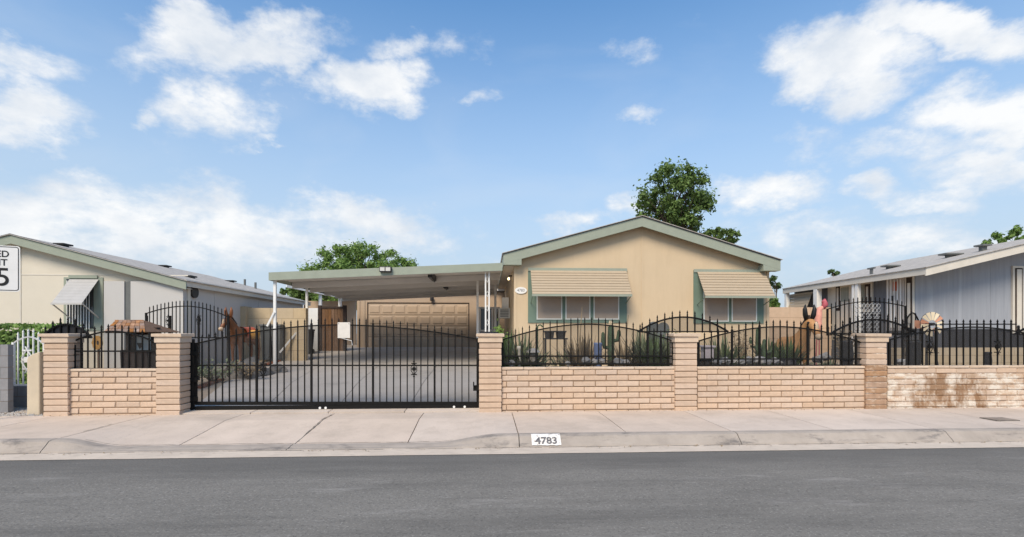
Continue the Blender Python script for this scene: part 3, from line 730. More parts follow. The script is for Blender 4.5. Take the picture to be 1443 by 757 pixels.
# things on the side wall in the gap
yq = YX(711, xl); lam = root('wall_lamp', 'small lit lamp on the house side wall under the carport eave', 'lamp', (xl - .12, 16.6, PZ(714, 393, 16.6)))
zq = ORG[lam.name].z
obj('bracket', MB().bar((xl - .12, 16.6, zq + .1), (xl + .01, 16.6, zq + .1), .04), dark_metal, lam); obj('bulb', MB().lathe([(.015, -.045), (.035, -.015), (.035, .015), (.012, .05)], (xl - .12, 16.6, zq), 10), lamp_m, lam, smooth=True)
acY = 18.0; ac = root('evaporative_cooler', 'off-white boxy cooler unit hung on the house side wall', 'cooler', (xl - .2, acY, PZ(710, 448, acY)))
za, zb = PZ(710, 448.5, acY), PZ(710, 434, acY)
obj('case', MB().box(xl - .42, xl + .0, acY, acY + .6, za, zb), ac_m, ac, bevel=.015)
for k in range(5): box('louvre', grey_plastic, ac, xl - .37, xl - .06, acY - .012, acY - .001, za + .05 + k * .06, za + .075 + k * .06)
zt2 = PZ(710, 419, acY); box('duct', white_m, ac, xl - .3, xl - .05, acY + .1, acY + .4, zb + .001, zt2)

# ------------------------------------------------------------------ carport
CY = 14.95; CB = 22.3
cl0 = P(378.5, 384, CY); cr0 = P(708, 370.5, CY)
cp = root('carport', 'flat metal carport with sage green fascia and white pipe posts', 'carport', ((cl0.x + cr0.x) / 2, CY, GZ(CY)))
bkl = cl0.z + .12; bkr = cr0.z + .12
def cz(x, y):   # top of the roof sheet
    z0 = cl0.z + (cr0.z - cl0.z) * (x - cl0.x) / (cr0.x - cl0.x); return z0 + .0 * (y - CY)
fh = .24
obj('fascia', MB().prism([(cl0.x, cl0.z - fh), (cr0.x, cr0.z - fh), (cr0.x, cr0.z), (cl0.x, cl0.z)], CY, CY + .03), green_trim, cp)
obj('side_fascia', MB().slab([(cl0.x, CY + .031, cl0.z - fh), (cl0.x, CY + .031, cl0.z - .0), (cl0.x, CB, cl0.z), (cl0.x, CB, cl0.z - fh)], .03), green_trim, cp)
npan = 24
for k in range(npan):                     # roof pans run from the house eave to the outer edge
    y0 = CY + .04 + (CB - CY - .04) * k / npan; y1 = CY + .04 + (CB - CY - .04) * (k + 1) / npan - .008
    a, b = cl0.x + .035, cr0.x
    za, zb = cz(a, 0) - .13, cz(b, 0) - .13
    mb = MB().add([(a, y0, za), (b, y0, zb), (b, y0, zb + .06), (a, y0, za + .06), (a, y0 + .03, za + .06), (b, y0 + .03, zb + .06), (b, y0 + .05, zb), (a, y0 + .05, za), (b, y1, zb), (a, y1, za)],
                  [(3, 2, 1, 0), (3, 4, 5, 2), (4, 7, 6, 5), (7, 9, 8, 6)])
    mb = MB().box(0, 1, 0, 1, 0, 1) and mb
    mb.add([(a, y0, za + .075), (b, y0, zb + .075), (b, y1, zb + .075), (a, y1, za + .075)], [(0, 1, 2, 3)])
    obj('roof_pan', mb, carport_m, cp)
# cross beams under the pans, and one long eave beam
def beam(px0, py0, px1, py1, y, h, mtl, w=.1):
    a = Vector((cl0.x + .06, y, 0)); b = Vector((cr0.x - .03, y, 0)); obj('beam', MB().bar((a.x, y, cz(a.x, y) - .135 - h / 2), (b.x, y, cz(b.x, y) - .135 - h / 2), w, h), mtl, cp)
for y_, h_ in ((CY + .16, .10), (16.6, .2), (18.2, .2), (19.8, .2), (21.2, .2), (22.2, .26)): beam(389, 400, 700, 390, y_, h_, carport_m)
PXL = PX(387.5, CY + .15)
def post(x, y, zt, w=.075, base=None): return obj('post', MB().box(x - w / 2, x + w / 2, y - w / 2, y + w / 2, GZ(y) if base is None else base, zt), white_m, cp)
for q in (387.5, 432.5, 478.5):
    y = YX(q, PXL) ; post(PXL, y, cz(PXL, y) - .14)
y2 = YX(432.5, PXL); obj('brace', MB().bar((PXL + .0, y2, GZ(y2) + 1.45), (PXL - .75, y2 - .5, GZ(y2) + .3), .05), white_m, cp)
y1_ = YX(387.5, PXL); obj('brace', MB().bar((PXL, y1_ - .05, PZ(387, 440, y1_)), (PXL - .2, y1_ - .08, PZ(387, 460, y1_)), .05), white_m, cp)
for q_ in (684.2, 689.2): xq = PX(q_, CY + .2); post(xq, CY + .2, cz(xq, 0) - .14, .042)
xa_, xb_ = PX(684.2, CY + .2), PX(689.2, CY + .2)
for zz in (1.0, 1.45, 1.9, 2.35, 2.8):
    z_ = GZ(CY) + zz
    obj('post_scroll', MB().tube([(xa_ + .015, CY + .2, z_), ((xa_ + xb_) / 2, CY + .2, z_ + .09), (xb_ - .015, CY + .2, z_), ((xa_ + xb_) / 2, CY + .2, z_ - .09), (xa_ + .015, CY + .2, z_)], .012, 5), white_m, cp)
xq = PX(673, 17.6); post(xq, 17.6, cz(xq, 0) - .14, .08)
xq = PX(698, 19.5); post(xq, 19.5, cz(xq, 0) - .14, .09)
def fix(px, py, y, ln, sz):
    x = PX(px, y); z = cz(x, y) - .24; o = root('strip_light', 'dark strip light fixed under the carport roof ' + sz, 'light', (x, y, z - .08))
    obj('housing', MB().box(x - .07, x + .07, y, y + ln, z - .06, z + .105), dark_metal, o); obj('tube', MB().tube([(x, y + .05, z - .075), (x, y + ln - .05, z - .075)], .02, 8), grey_plastic, o)
fix(606, 385, 15.3, 1.4, 'behind its front fascia'); fix(627, 404, 18.9, .8, 'towards the garage door')
q = P(543, 379.5, CY - .1); fl = root('flood_light', 'small twin flood light mounted on the carport fascia', 'light', (q.x, CY - .05, q.z - .08))
obj('housing', MB().box(q.x - .18, q.x + .18, CY - .13, CY - .001, q.z - .085, q.z + .085), dark_metal, fl, bevel=.02)
for s in (-1, 1): obj('lens', MB().box(q.x + s * .085 - .07, q.x + s * .085 + .07, CY - .137, CY - .131, q.z - .055, q.z + .055), ac_m, fl)

# ------------------------------------------------------------------ garage behind the carport
GGY = 23.5; gb = GZ(GGY)
def G(px, py): q = P(px, py, GGY); return q.x, q.z
g0 = G(503, 416)[0]; g1 = G(711, 416)[0]; gt = G(600, 409)[1]
ga = root('garage', 'tan garage with a wide panelled door under the carport', 'garage', ((g0 + g1) / 2, GGY, gb))
dx0, dzt = G(519, 428); dx1 = G(660, 428)[0]
box('wall', garage_w, ga, g0, dx0 - .05, GGY, GGY + .2, gb, gt - .1)
for xx in (g0 + .04, g0 + .28): box('pilaster', garage_m, ga, xx, xx + .1, GGY - .03, GGY - .001, gb, gt - .12)
box('wall', garage_w, ga, dx1 + .05, g1, GGY, GGY + .2, gb, gt - .1)
box('header', garage_w, ga, dx0 - .05, dx1 + .05, GGY + .003, GGY + .2, dzt + .06, gt - .1)
box('door_frame', dark_wood, ga, dx0 - .06, dx1 + .06, GGY + .05, GGY + .2, gb, dzt + .059)
dr = box('garage_door', garage_m, ga, dx0, dx1, GGY + .02, GGY + .049, gb, dzt)
cols, rows_ = 8, 4
for i in range(cols):
    for j in range(rows_):
        w_ = (dx1 - dx0) / cols; h_ = (dzt - gb) / rows_
        a = dx0 + i * w_ + .05; b = dx0 + (i + 1) * w_ - .05; c_ = gb + j * h_ + .07; d_ = gb + (j + 1) * h_ - .07
        mb = MB().add([(a, GGY + .019, c_), (b, GGY + .019, c_), (b, GGY + .019, d_), (a, GGY + .019, d_), (a + .05, GGY - .004, c_ + .05), (b - .05, GGY - .004, c_ + .05), (b - .05, GGY - .004, d_ - .05), (a + .05, GGY - .004, d_ - .05)],
                      [(4, 5, 6, 7), (0, 1, 5, 4), (1, 2, 6, 5), (2, 3, 7, 6), (3, 0, 4, 7)])
        obj('door_panel', mb, garage_m, dr)
for j in range(1, rows_): box('panel_joint', dark_wood, dr, dx0, dx1, GGY + .012, GGY + .0195, gb + j * (dzt - gb) / rows_ - .006, gb + j * (dzt - gb) / rows_ + .006)
box('roof_fascia', white_m, ga, G(585, 412)[0], g1 + .3, GGY - .22, GGY - .18, gt - .03, gt + .14)
box('roof', shingle_m, ga, g0 - .1, g1 + .3, GGY - .178, GGY + 6, gt - .0, gt + .12)
xq, zq = G(609, 421); obj('door_lamp', MB().lathe([(.04, -.12), (.09, -.1), (.09, .05), (.03, .12)], (xq, GGY - .12, zq), 8), dark_metal, ga)
# white-framed porch screen between garage and house
SY = 20.5; a0 = PX(676, SY); a1 = PX(703, SY); zt_, zb_ = PZ(690, 435, SY), PZ(690, 467, SY)
ps = root('porch_screen', 'white framed porch screen with dark panes between garage and house', 'screen', ((a0 + a1) / 2, SY, GZ(SY)))
for i in range(4): x = a0 + (a1 - a0) * i / 3; box('post', white_m, ps, x - .035, x + .035, SY - .03, SY + .03, GZ(SY), zt_)
for z in (zt_, zb_): box('rail', white_m, ps, a0 - .04, a1 + .04, SY - .036, SY + .036, z, z + .07)
for i in range(3): x = a0 + (a1 - a0) * (i + .5) / 3; box('pane', pane_dark, ps, a0 + (a1 - a0) * i / 3 + .04, a0 + (a1 - a0) * (i + 1) / 3 - .04, SY - .01, SY + .01, zb_ + .07, zt_)
box('kick_panel', garage_w, ps, a0, a1, SY - .02, SY + .02, GZ(SY), zb_)
ob = MB().box(PX(676, 9.6), PX(702, 9.6), 9.5, 9.75, PZ(690, 478, 9.6), PZ(690, 467.5, 9.6))
bx = root('meter_box', 'flat black box mounted behind the latch pier', 'box', (PX(689, 9.6), 9.6, GZ(9.6)))
obj('case', ob, black_plastic, bx, bevel=.01); obj('stand', MB().box(PX(689, 9.6) - .04, PX(689, 9.6) + .04, 9.6, 9.66, GZ(9.6), PZ(690, 478, 9.6)), iron, bx)

# ------------------------------------------------------------------ the neighbour with the cream gable
NY = 14.0; nb = GZ(NY)
def NP(px, py, y=NY): q = P(px, py, y); return q.x, q.z
npx, npz = NP(15, 331); nex, nez = NP(262, 396); NB = 23.6
nh = root('neighbour_house', 'cream manufactured house with green rake trim and grey shingle roof', 'house', (npx, NY, nb))
nsl = (npz - nez) / (nex - npx); nlx = npx - (nex - npx); ft2 = .24
wz = lambda x: npz - nsl * abs(x - npx) - ft2 + .05
xw = PX(148, NY + .3)
Nw = NY + .3
sx1 = NP(29, 400, Nw)[0]; sx2 = nex - .12
for a, b in ((nlx + .4, npx - .004), (npx + .004, sx1 - .004), (sx1 + .004, sx2)):
    obj('wall_panel', MB().prism([(a, nb - .1), (b, nb - .1), (b, wz(b)), (a, wz(a))], Nw, Nw + .12), cream, nh)
zs = NP(60, 388, Nw)[1]; box('seam', offwhite, nh, sx1, sx2, Nw - .008, Nw - .001, zs, zs + .03)
box('seam', offwhite, nh, sx1 - .02, sx1 + .02, Nw - .012, Nw - .001, nb, wz(sx1) - .06)
for s, ex in ((1, nex), (-1, nlx)):
    pts = [(npx, npz - ft2), (ex, nez - ft2), (ex, nez), (npx, npz)] if s > 0 else [(ex, nez - ft2), (npx, npz - ft2), (npx, npz), (ex, nez)]
    obj('rake_fascia', MB().prism(pts, NY, NY + .04), green_trim, nh)
    box('eave_fascia', green_trim if s < 0 else offwhite, nh, min(ex, ex - s * .03), max(ex, ex - s * .03), NY + .042, NB, nez - .15, nez - .002)
    rp = [(npx, NY - .04, npz + .02), (ex + s * .05, NY - .04, nez + .01), (ex + s * .05, NB, nez + .01), (npx, NB, npz + .02)]
    obj('roof', MB().slab(rp if s > 0 else rp[::-1], .018), shingle_m, nh)
    obj('roof_edge', MB().prism([(npx, npz + .003), (ex, nez + .003), (ex, nez + .03), (npx, npz + .035)] if s > 0 else [(ex, nez + .003), (npx, npz + .003), (npx, npz + .035), (ex, nez + .03)], NY - .03, NY - .001), gray_dark, nh)
    obj('soffit', MB().slab([(npx, NY + .041, npz - ft2 + .03), (ex, NY + .041, nez - ft2 + .03), (ex, Nw, nez - ft2 + .03), (npx, Nw, npz - ft2 + .03)][::(-1 if s > 0 else 1)], .01), offwhite, nh)
# roof vents
for (px, py, y, w_) in ((88, 347, 15.0, .3), (232, 371, 19.5, .3), (268, 388, 16.2, .22), (325, 390, 22.5, .35)):
    q = P(px, py, y); zr = npz - nsl * (q.x - npx) + .02
    mb = MB().box(q.x - w_ / 2, q.x + w_ / 2, y - .15, y + .2, zr + .02, zr + .065).box(q.x - .1, q.x + .1, y - .05, y + .1, zr - .12, zr + .02)
    obj('roof_vent', mb, dark_metal, nh)
for (px, y) in ((345, 23.0), (360, 22.2)):
    q = P(px, 390, y); zr = npz - nsl * (q.x - npx); obj('vent_pipe', MB().tube([(q.x, y, zr - .1), (q.x, y, zr + .3)], .05, 8), grey_plastic, nh)
# awning window of the cream house
wx0, wx1 = PX(91, Nw), PX(146, Nw); wzt, wzb = PZ(110, 391, Nw), PZ(110, 466, Nw)
wf = box('window', green_trim, nh, wx0, wx1, Nw - .03, Nw - .002, wzb, wzt)
for k in range(2):
    a = wx0 + .08 + k * (wx1 - wx0) * .36; box('pane', pane_dark, wf, a, a + (wx1 - wx0) * .33, Nw - .04, Nw - .031, wzb + .06, wzt - .05)
for k in range(9): x = wx0 + .12 + k * .075; obj('bar', MB().box(x - .008, x + .008, Nw - .075, Nw - .058, wzb + .04, wzt - .1), white_iron, wf)
alu = mat('dull_aluminium', (.42, .41, .40), .5, .06, 5)
aw = obj('awning', MB().box(PX(99, Nw), PX(139, Nw), Nw - .06, Nw - .035, wzt - .03, wzt + .06), green_trim, nh)
a0, a1 = PX(100, Nw), PX(141, Nw); apj = .55; zA = PZ(120, 394, Nw); zB = PZ(90, 426.5, Nw - apj)
for k in range(8):
    t0, t1 = k / 8, (k + 1) / 8; ya, yb = Nw - .05 - apj * t0, Nw - .05 - apj * t1; za_, zb_ = zA + (zB - zA) * t0, zA + (zB - zA) * t1
    obj('slat', MB().slab([(a0, yb - .012, zb_ - .008), (a1, yb - .012, zb_ - .008), (a1, ya, za_), (a0, ya, za_)], .006), alu, aw)
box('front_bar', wpanel, aw, a0 - .01, a1 + .01, Nw - apj - .085, Nw - apj - .065, zB - .06, zB - .008)
for xx in (a0, a1): obj('side_arm', MB().bar((xx, Nw - apj - .06, zB - .03), (xx, Nw - .04, zB - .4), .025), wpanel, aw)
# white metal annex in front of and beside it
AY = NY + .12; ax0, ax1 = PX(146.5, AY), PX(258, AY); azt = PZ(200, 396.5, AY)
an = root('annex', 'white metal sided annex attached to the cream house', 'annex', ((ax0 + ax1) / 2, AY, nb))
sp0, sp1 = PX(175, AY), PX(184, AY)
box('front_panel', wpanel, an, ax0, sp0, AY, AY + .1, nb - .1, azt); box('front_panel', wpanel, an, sp1, ax1, AY, AY + .1, nb - .1, azt)
box('grey_strip', grey_plastic, an, sp0, sp1, AY + .03, AY + .1, nb - .1, azt); MATS['grey_plastic']
yE = YX(427, ax1); seg = 6
for k in range(seg):
    y0 = AY + .101 + (yE - AY - .1) * k / seg; y1 = AY + .1 + (yE - AY - .1) * (k + 1) / seg - .008
    box('side_panel', wpanel, an, ax1 - .1, ax1 - (.0 if k % 2 else .004), y0, y1, nb - .1, azt)
box('gutter', offwhite, an, ax1 + .001, ax1 + .09, AY - .02, yE, azt - .02, azt + .06)
yl_ = YX(272.5, ax1); zl = PZ(272.5, 412, yl_)
obj('wall_disc', MB().tube([(ax1 + .002, yl_, zl), (ax1 + .06, yl_, zl)], .17, 16), dark_metal, an)
# hedge
hx0, hx1 = -17.5, PX(96, 11.6); hz0, hz1 = GZ(11.6), PZ(30, 459, 11.6)
def leafcloud(mb, fn, n, sz, rs, flat=.5):
    for _ in range(n):
        c, dirv = fn(rs); s_ = sz * rs.uniform(.6, 1.4)
        nrm = (dirv + Vector((rs.uniform(-1, 1), rs.uniform(-1, 1), rs.uniform(-1, 1))) * .9).normalized()
        u = nrm.orthogonal().normalized(); v = nrm.cross(u); a = rs.uniform(0, 2 * PI); u, v = u * math.cos(a) + v * math.sin(a), v * math.cos(a) - u * math.sin(a)
        mb.add([c - u * s_, c - v * s_ * flat, c + u * s_, c + v * s_ * flat], [(0, 1, 2, 3)])
hd = root('hedge', 'clipped green hedge along the cream house', 'hedge', ((hx0 + hx1) / 2, 11.6, hz0)); mb = MB(); rs = random.Random(3)
def hf(rs):
    x = rs.uniform(hx0, hx1); t_ = rs.random(); b = .04 * mnoise.noise(Vector((x * 4, t_ * 5, 0)))
    if t_ < .72: return Vector((x, 11.25 - b - rs.random() * .1, rs.uniform(hz0, hz1))), Vector((0, -1, .2))
    return Vector((x, rs.uniform(11.2, 12.0), hz1 + b + rs.uniform(-.05, .04))), Vector((0, 0, 1))
leafcloud(mb, hf, 9000, .05, rs); obj('foliage', mb, leaf_br, hd)
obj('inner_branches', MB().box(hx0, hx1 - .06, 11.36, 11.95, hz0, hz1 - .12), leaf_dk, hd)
# grey block walls, white garden gate panel, stucco stub
def cmu_wall(name, label, x0, x1, y, th, z0, z1, mtl, mor, bw=.4, bh=.2, cat='wall', group=None):
    r = root(name, label, cat, ((x0 + x1) / 2, y + th / 2, z0), group); box('core', mor, r, x0 + .008, x1 - .008, y + .008, y + th - .008, z0 - .2, z1 - .01)
    nr = max(1, round((z1 - z0) / bh)); h = (z1 - z0) / nr
    me = {}
    for j in range(nr):
        x = x0 - (bw / 2 if j % 2 else 0)
        while x < x1 - .01:
            a, b = max(x, x0), min(x + bw, x1)
            if b - a > .03: obj('block', MB().box(a + .004, b - .004, y, y + th, z0 + j * h + .004, z0 + (j + 1) * h - .004), mtl, r)
            x += bw
    return r
cmu_wall('grey_block_wall', 'tall end of a grey concrete block wall beside the white gate', -11.2, PX(11.5, 9.0), 9.0, .1, GZ(9), PZ(8, 485.5, 9.0), grey_block, mortar_m)
cmu_wall('low_block_wall', 'low grey concrete block wall under the white iron panel', PX(12, 9.55), PX(64, 9.3), 9.5, .2, GZ(9.5), PZ(30, 544, 9.5), grey_block, mortar_m)
WYF = 9.6
wg = iron_fence('white_iron_panel', 'white arched iron panel with spear tips on the low grey wall', 'fence', WYF, 19, 63, 484, 475, 486, 542.5, (), 7.2, (), (), mtl=white_iron, screen=False, bar=.018, over=.07)
mb = MB(); q = P(39, 507, WYF); ornament(mb, q.x, WYF, q.z, 1.7); obj('rosette', mb, white_iron, wg)
q0 = PX(45, 8.95); q1 = PX(63, 8.95); zt_ = PZ(54, 500, 8.95)
stb = MB(); stb.prism([(q0, .1), (q1, .1), (q1, zt_ + .06), (q0 + .1, zt_ + .02), (q0 + .02, zt_ - .03), (q0, zt_ - .08)], 8.85, 9.25)
obj('stucco_stub', stb, beige_stucco, label='short rounded beige stucco wall stub against the block pier', cat='wall', bevel=.02)
# speed limit sign
sc_ = P(-7.5, 378, 8.35); SW, SH = .65, .755
sg = root('speed_limit_sign', 'white speed limit sign with black lettering on a steel post', 'sign', (sc_.x, 8.35, .16), rotz=math.radians(17))
zc = sc_.z - .16
def rr(w, h, r, n=5):
    o = []
    for cx, cz_, a0 in ((w / 2 - r, -h / 2 + r, -PI / 2), (w / 2 - r, h / 2 - r, 0), (-w / 2 + r, h / 2 - r, PI / 2), (-w / 2 + r, -h / 2 + r, PI)):
        for k in range(n + 1): a = a0 + PI / 2 * k / n; o.append((cx + r * math.cos(a), cz_ + r * math.sin(a)))
    return o
obj('plate', MB().prism([(x, z + zc) for x, z in rr(SW, SH, .04)], -.004, .0), sign_white, sg)
o_, i_ = rr(SW - .03, SH - .03, .035), rr(SW - .052, SH - .052, .028); nn = len(o_)
mb = MB(); mb.v = [Vector((x, -.0065, z + zc)) for x, z in o_ + i_]; mb.f = [(k, (k + 1) % nn, (k + 1) % nn + nn, k + nn) for k in range(nn)]; obj('border', mb, ink, sg)
for s_, z, sz in (('SPEED', .235, .15), ('LIMIT', .095, .15), ('25', -.155, .42)):
    text('lettering', s_, sz, ink, sg, (0, -.0065, zc + z), (PI / 2, 0, 0), sx=.92 if sz < .3 else .98, depth=.001, bold=.002)
obj('post', MB().box(-.035, .005, .001, .03, -.3, zc + SH / 2 + .05), dark_metal, sg)
for z in (-.28, .28): obj('bolt', MB().tube([(0, -.01, zc + z), (0, .0, zc + z)], .012, 8), dark_metal, sg)
# kerb number
q0, q1 = PX(749, 6.7), PX(790, 6.7); kx = (q0 + q1) / 2
def kface(x, t_): # point on the sloped kerb face
    z = KZ(x); a = Vector((x, 6.632, .034)); b = Vector((x, 6.783, z)); return a + (b - a) * t_
kn = root('kerb_number', 'white painted rectangle with stencilled house number on the kerb', 'painted number', (kx, 6.7, .0))
z = .15; prof = [(6.63, .034), (6.70, z * .62), (6.745, z * .93), (6.785, z + .003), (6.81, z + .0045)]
mb = MB(); rs = random.Random(5)
ncol = 16
for i in range(ncol + 1):
    x = q0 + (q1 - q0) * i / ncol
    for j, (yy, zz) in enumerate(prof):
        e = rs.uniform(-.012, .008) if j in (0, len(prof) - 1) else 0
        mb.v.append(Vector((x, yy - .006 + e * .6, zz + .005 + (e * .3 if j == 0 else 0))))
np_ = len(prof)
for i in range(ncol):
    for j in range(np_ - 1): a = i * np_ + j; mb.f.append((a, a + np_, a + np_ + 1, a + 1))
obj('paint', mb, paint_w, kn)
ang = math.atan2(z * .93 - .034, 6.745 - 6.63)
text('number', '4783', .155, ink2, kn, (kx, 6.673, .088), (ang, 0, 0), sx=1.0, depth=.0035, bold=.003)
# valve cover in the pavement
ux, uy = P(1413, 597, 7.5).x, 7.55
uc = root('utility_cover', 'small rectangular grey utility cover set into the pavement', 'cover', (ux, uy, .15))
box('frame', joint_m, uc, ux - .2, ux + .2, uy - .14, uy + .14, .14, .170); box('lid', mat('cover_lid', (.27, .22, .18), .9, .2, 10), uc, ux - .18, ux + .18, uy - .12, uy + .12, .15, .173)

# ------------------------------------------------------------------ right-hand neighbour with the porch
RYe = 13.3; Rw = 14.2
xe = P(1305, 378, RYe).x; xw = PX(1290, Rw); ez = PZ(1305, 377, RYe)
hx, hz_ = P(1443, 341, RYe).x, PZ(1443, 341, RYe); slp = (hz_ - PZ(1305, 374, RYe)) / (hx - xe)
rgx = xe + 5.2; rgz = ez + slp * 5.2; rb = GZ(Rw); RB = YX(1103, xe)
rh = root('grey_house', 'blue-grey manufactured house with beige trim and a shaded side porch', 'house', (rgx, Rw, rb))
ftr = .24; sb = PZ(1390, 464, Rw)
wzr = lambda x: ez + slp * (x - xe) - ftr + .06
step_ = 1.22; x = xw
while x < rgx + 3:
    b = min(x + step_, rgx + 3.2)
    for a_, b_ in ([(x, b)] if not x < rgx < b else [(x, rgx), (rgx, b)]):
        w1 = lambda q: wzr(q) if q <= rgx else wzr(2 * rgx - q)
        obj('siding_panel', MB().prism([(a_ + .003, sb), (b_ - .003, sb), (b_ - .003, w1(b_)), (a_ + .003, w1(a_))], Rw, Rw + .1), gray_siding, rh)
    x = b
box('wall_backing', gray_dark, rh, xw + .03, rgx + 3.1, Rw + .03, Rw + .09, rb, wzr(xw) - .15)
box('skirting', skirt_m, rh, xw + .9, rgx + 3.2, Rw - .01, Rw + .02, rb - .1, sb - .004)
for s, exx in ((1, xe), (-1, 2 * rgx - xe)):
    pts = [(exx, ez - ftr), (rgx, rgz - ftr), (rgx, rgz), (exx, ez)] if s > 0 else [(rgx, rgz - ftr), (exx, ez - ftr), (exx, ez), (rgx, rgz)]
    obj('rake_fascia', MB().prism(pts, RYe, RYe + .04), offwhite, rh)
    rp = [(exx - s * .04, RYe - .04, ez + .01), (rgx, RYe - .04, rgz + .02), (rgx, RB, rgz + .02), (exx - s * .04, RB, ez + .01)]
    obj('roof', MB().slab(rp if s > 0 else rp[::-1], .018), shingle_m, rh)
    box('eave_fascia', offwhite, rh, min(exx, exx + s * .03), max(exx, exx + s * .03), RYe + .042, RB, ez - ftr + .04, ez - .004)
    sp = [(exx + s * .035, RYe + .045, ez - ftr + .06), (rgx, RYe + .045, rgz - ftr + .06), (rgx, Rw, rgz - ftr + .06), (exx + s * .035, Rw, ez - ftr + .06)]
    obj('soffit', MB().slab(sp[::-1] if s > 0 else sp, .01), offwhite, rh)
obj('porch_ceiling', MB().slab([(xe + .04, Rw + .002, ez - .2), (xw, Rw + .002, ez - .12), (xw, RB, ez - .12), (xe + .04, RB, ez - .2)][::-1], .01), offwhite, rh)
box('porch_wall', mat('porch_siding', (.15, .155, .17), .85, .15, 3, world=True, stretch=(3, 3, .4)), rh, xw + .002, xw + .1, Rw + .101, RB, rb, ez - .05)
def side_el(name, pa, pb, yt, yb, mtl, parent, dx=.03, th=.03, yref=None):
    ya, yb2 = YX(pb, xw), YX(pa, xw); zt = PZ((pa + pb) / 2, yt, YX((pa + pb) / 2, xw)); zb = PZ((pa + pb) / 2, yb, YX((pa + pb) / 2, xw))
    return box(name, mtl, parent, xw - dx - th, xw - dx, ya, yb2, max(zb, rb + .1), zt)
dr = side_el('door', 1250.5, 1276, 391.5, 466, door_m, rh, .0, .04)
for k in range(5): side_el('bar', 1253.5 + k * 4.6, 1254.5 + k * 4.6, 394, 462, white_iron, dr, .06, .02)
side_el('door_ornament', 1260.5, 1266, 397, 410, saddle_m, dr, .045, .012); side_el('lock', 1258, 1263, 417, 424, dark_metal, dr, .045, .03)
wd = side_el('window', 1277.5, 1289, 387.5, 463, offwhite, rh, .0, .05); side_el('shutter', 1279.5, 1287.5, 391, 455, dark_wood, wd, .051, .01); side_el('panel', 1281.5, 1285.5, 399, 455, offwhite, wd, .062, .01)
wd = side_el('window', 1207, 1231, 398, 440, offwhite, rh, .0, .05); side_el('pane', 1210, 1220, 402, 434, pane_soft, wd, .051, .01); side_el('shutter', 1221, 1228.5, 400.5, 436, dark_wood, wd, .051, .012); side_el('panel', 1223, 1226, 404, 433, offwhite, wd, .064, .01)
wd = side_el('window', 1168, 1201, 401, 475, offwhite, rh, .0, .05); side_el('pane', 1187, 1198, 405, 425, pane_soft, wd, .051, .01); side_el('shutter', 1180, 1185.5, 404, 438, dark_wood, wd, .051, .012); side_el('panel', 1181.5, 1184, 406, 434, offwhite, wd, .064, .01)
# porch posts
for q in ((1203.5, .1), (1209, .12), (1152, .2), (1109, .14)):
    X_ = xe + .1; y = YX(q[0], X_); box('porch_post', white_m, rh, X_ - q[1] / 2, X_ + q[1] / 2, y - q[1] / 2, y + q[1] / 2, rb - .1, ez - ftr + .05)
# window on the front wall with beige frame and dark inset
a0, a1 = PX(1425, Rw), PX(1478, Rw); zt_, zb_ = PZ(1425, 375, Rw), PZ(1425, 470, Rw)
wd = box('window', offwhite, rh, a0, a1, Rw - .05, Rw - .002, zb_, zt_)
for k in (0, 1):
    b0 = a0 + .07 + k * (a1 - a0 - .4); box('shutter_trim', dark_wood, wd, b0, b0 + .24, Rw - .062, Rw - .051, zb_ + .08, zt_ - .07); box('shutter', offwhite, wd, b0 + .04, b0 + .2, Rw - .072, Rw - .0625, zb_ + .12, zt_ - .11)
box('pane', pane_soft, wd, a0 + .36, a1 - .36, Rw - .06, Rw - .051, zb_ + .08, zt_ - .07)
# roof vents
for (px, y, w_, h_) in ((1228, 14.0, .06, .25), (1255, 14.5, .5, .08), (1340, 15.0, .6, .08), (1385, 14.2, .3, .2)):
    dxx = {1228: .35, 1255: 1.6, 1340: 2.4, 1385: 2.7}[px]
    X_ = xe + dxx; y = YX(px, X_); z = ez + slp * dxx + .02; mb = MB().box(X_ - w_ / 4, X_ + w_ / 4, y - .06, y + .06, z - .12, z + h_ * .7).box(X_ - w_ / 2, X_ + w_ / 2, y - .15, y + .15, z + h_ * .7, z + h_ * .7 + .05)
    obj('roof_vent', mb, grey_plastic, rh)
# slatted porch awning seen between posts
y0 = YX(1146, xe + .35); y1 = YX(1113, xe + .35)
aw = obj('awning', MB().box(xe + .3, xe + .36, y0, y1, ez - .3, ez - .24), offwhite, rh)
for k in range(6):
    z = ez - .3 - k * .13; obj('slat', MB().slab([(xe + .3 - k * .05, y0, z), (xe + .3 - k * .05, y1, z), (xe + .25 - k * .05, y1, z - .12), (xe + .25 - k * .05, y0, z - .12)], .01), awn_m, aw)
# buff wall between houses, low tan wall in front of the skirting
cmu_wall('buff_block_wall', 'buff block wall closing the gap between the two houses', PX(1084, 17.5), PX(1172, 17.5), 17.5, .2, GZ(17.5), PZ(1130, 433, 17.5), pink_block, mortar_m, bw=.8, bh=.4)
cmu_wall('low_tan_wall', 'low tan block wall in front of the dark house skirting', PX(1262, 13.2), PX(1443, 13.2) + 2.5, 13.2, .2, GZ(13.2) - .1, PZ(1380, 490, 13.2), tan_block, mortar_m, bw=.8, bh=.25)
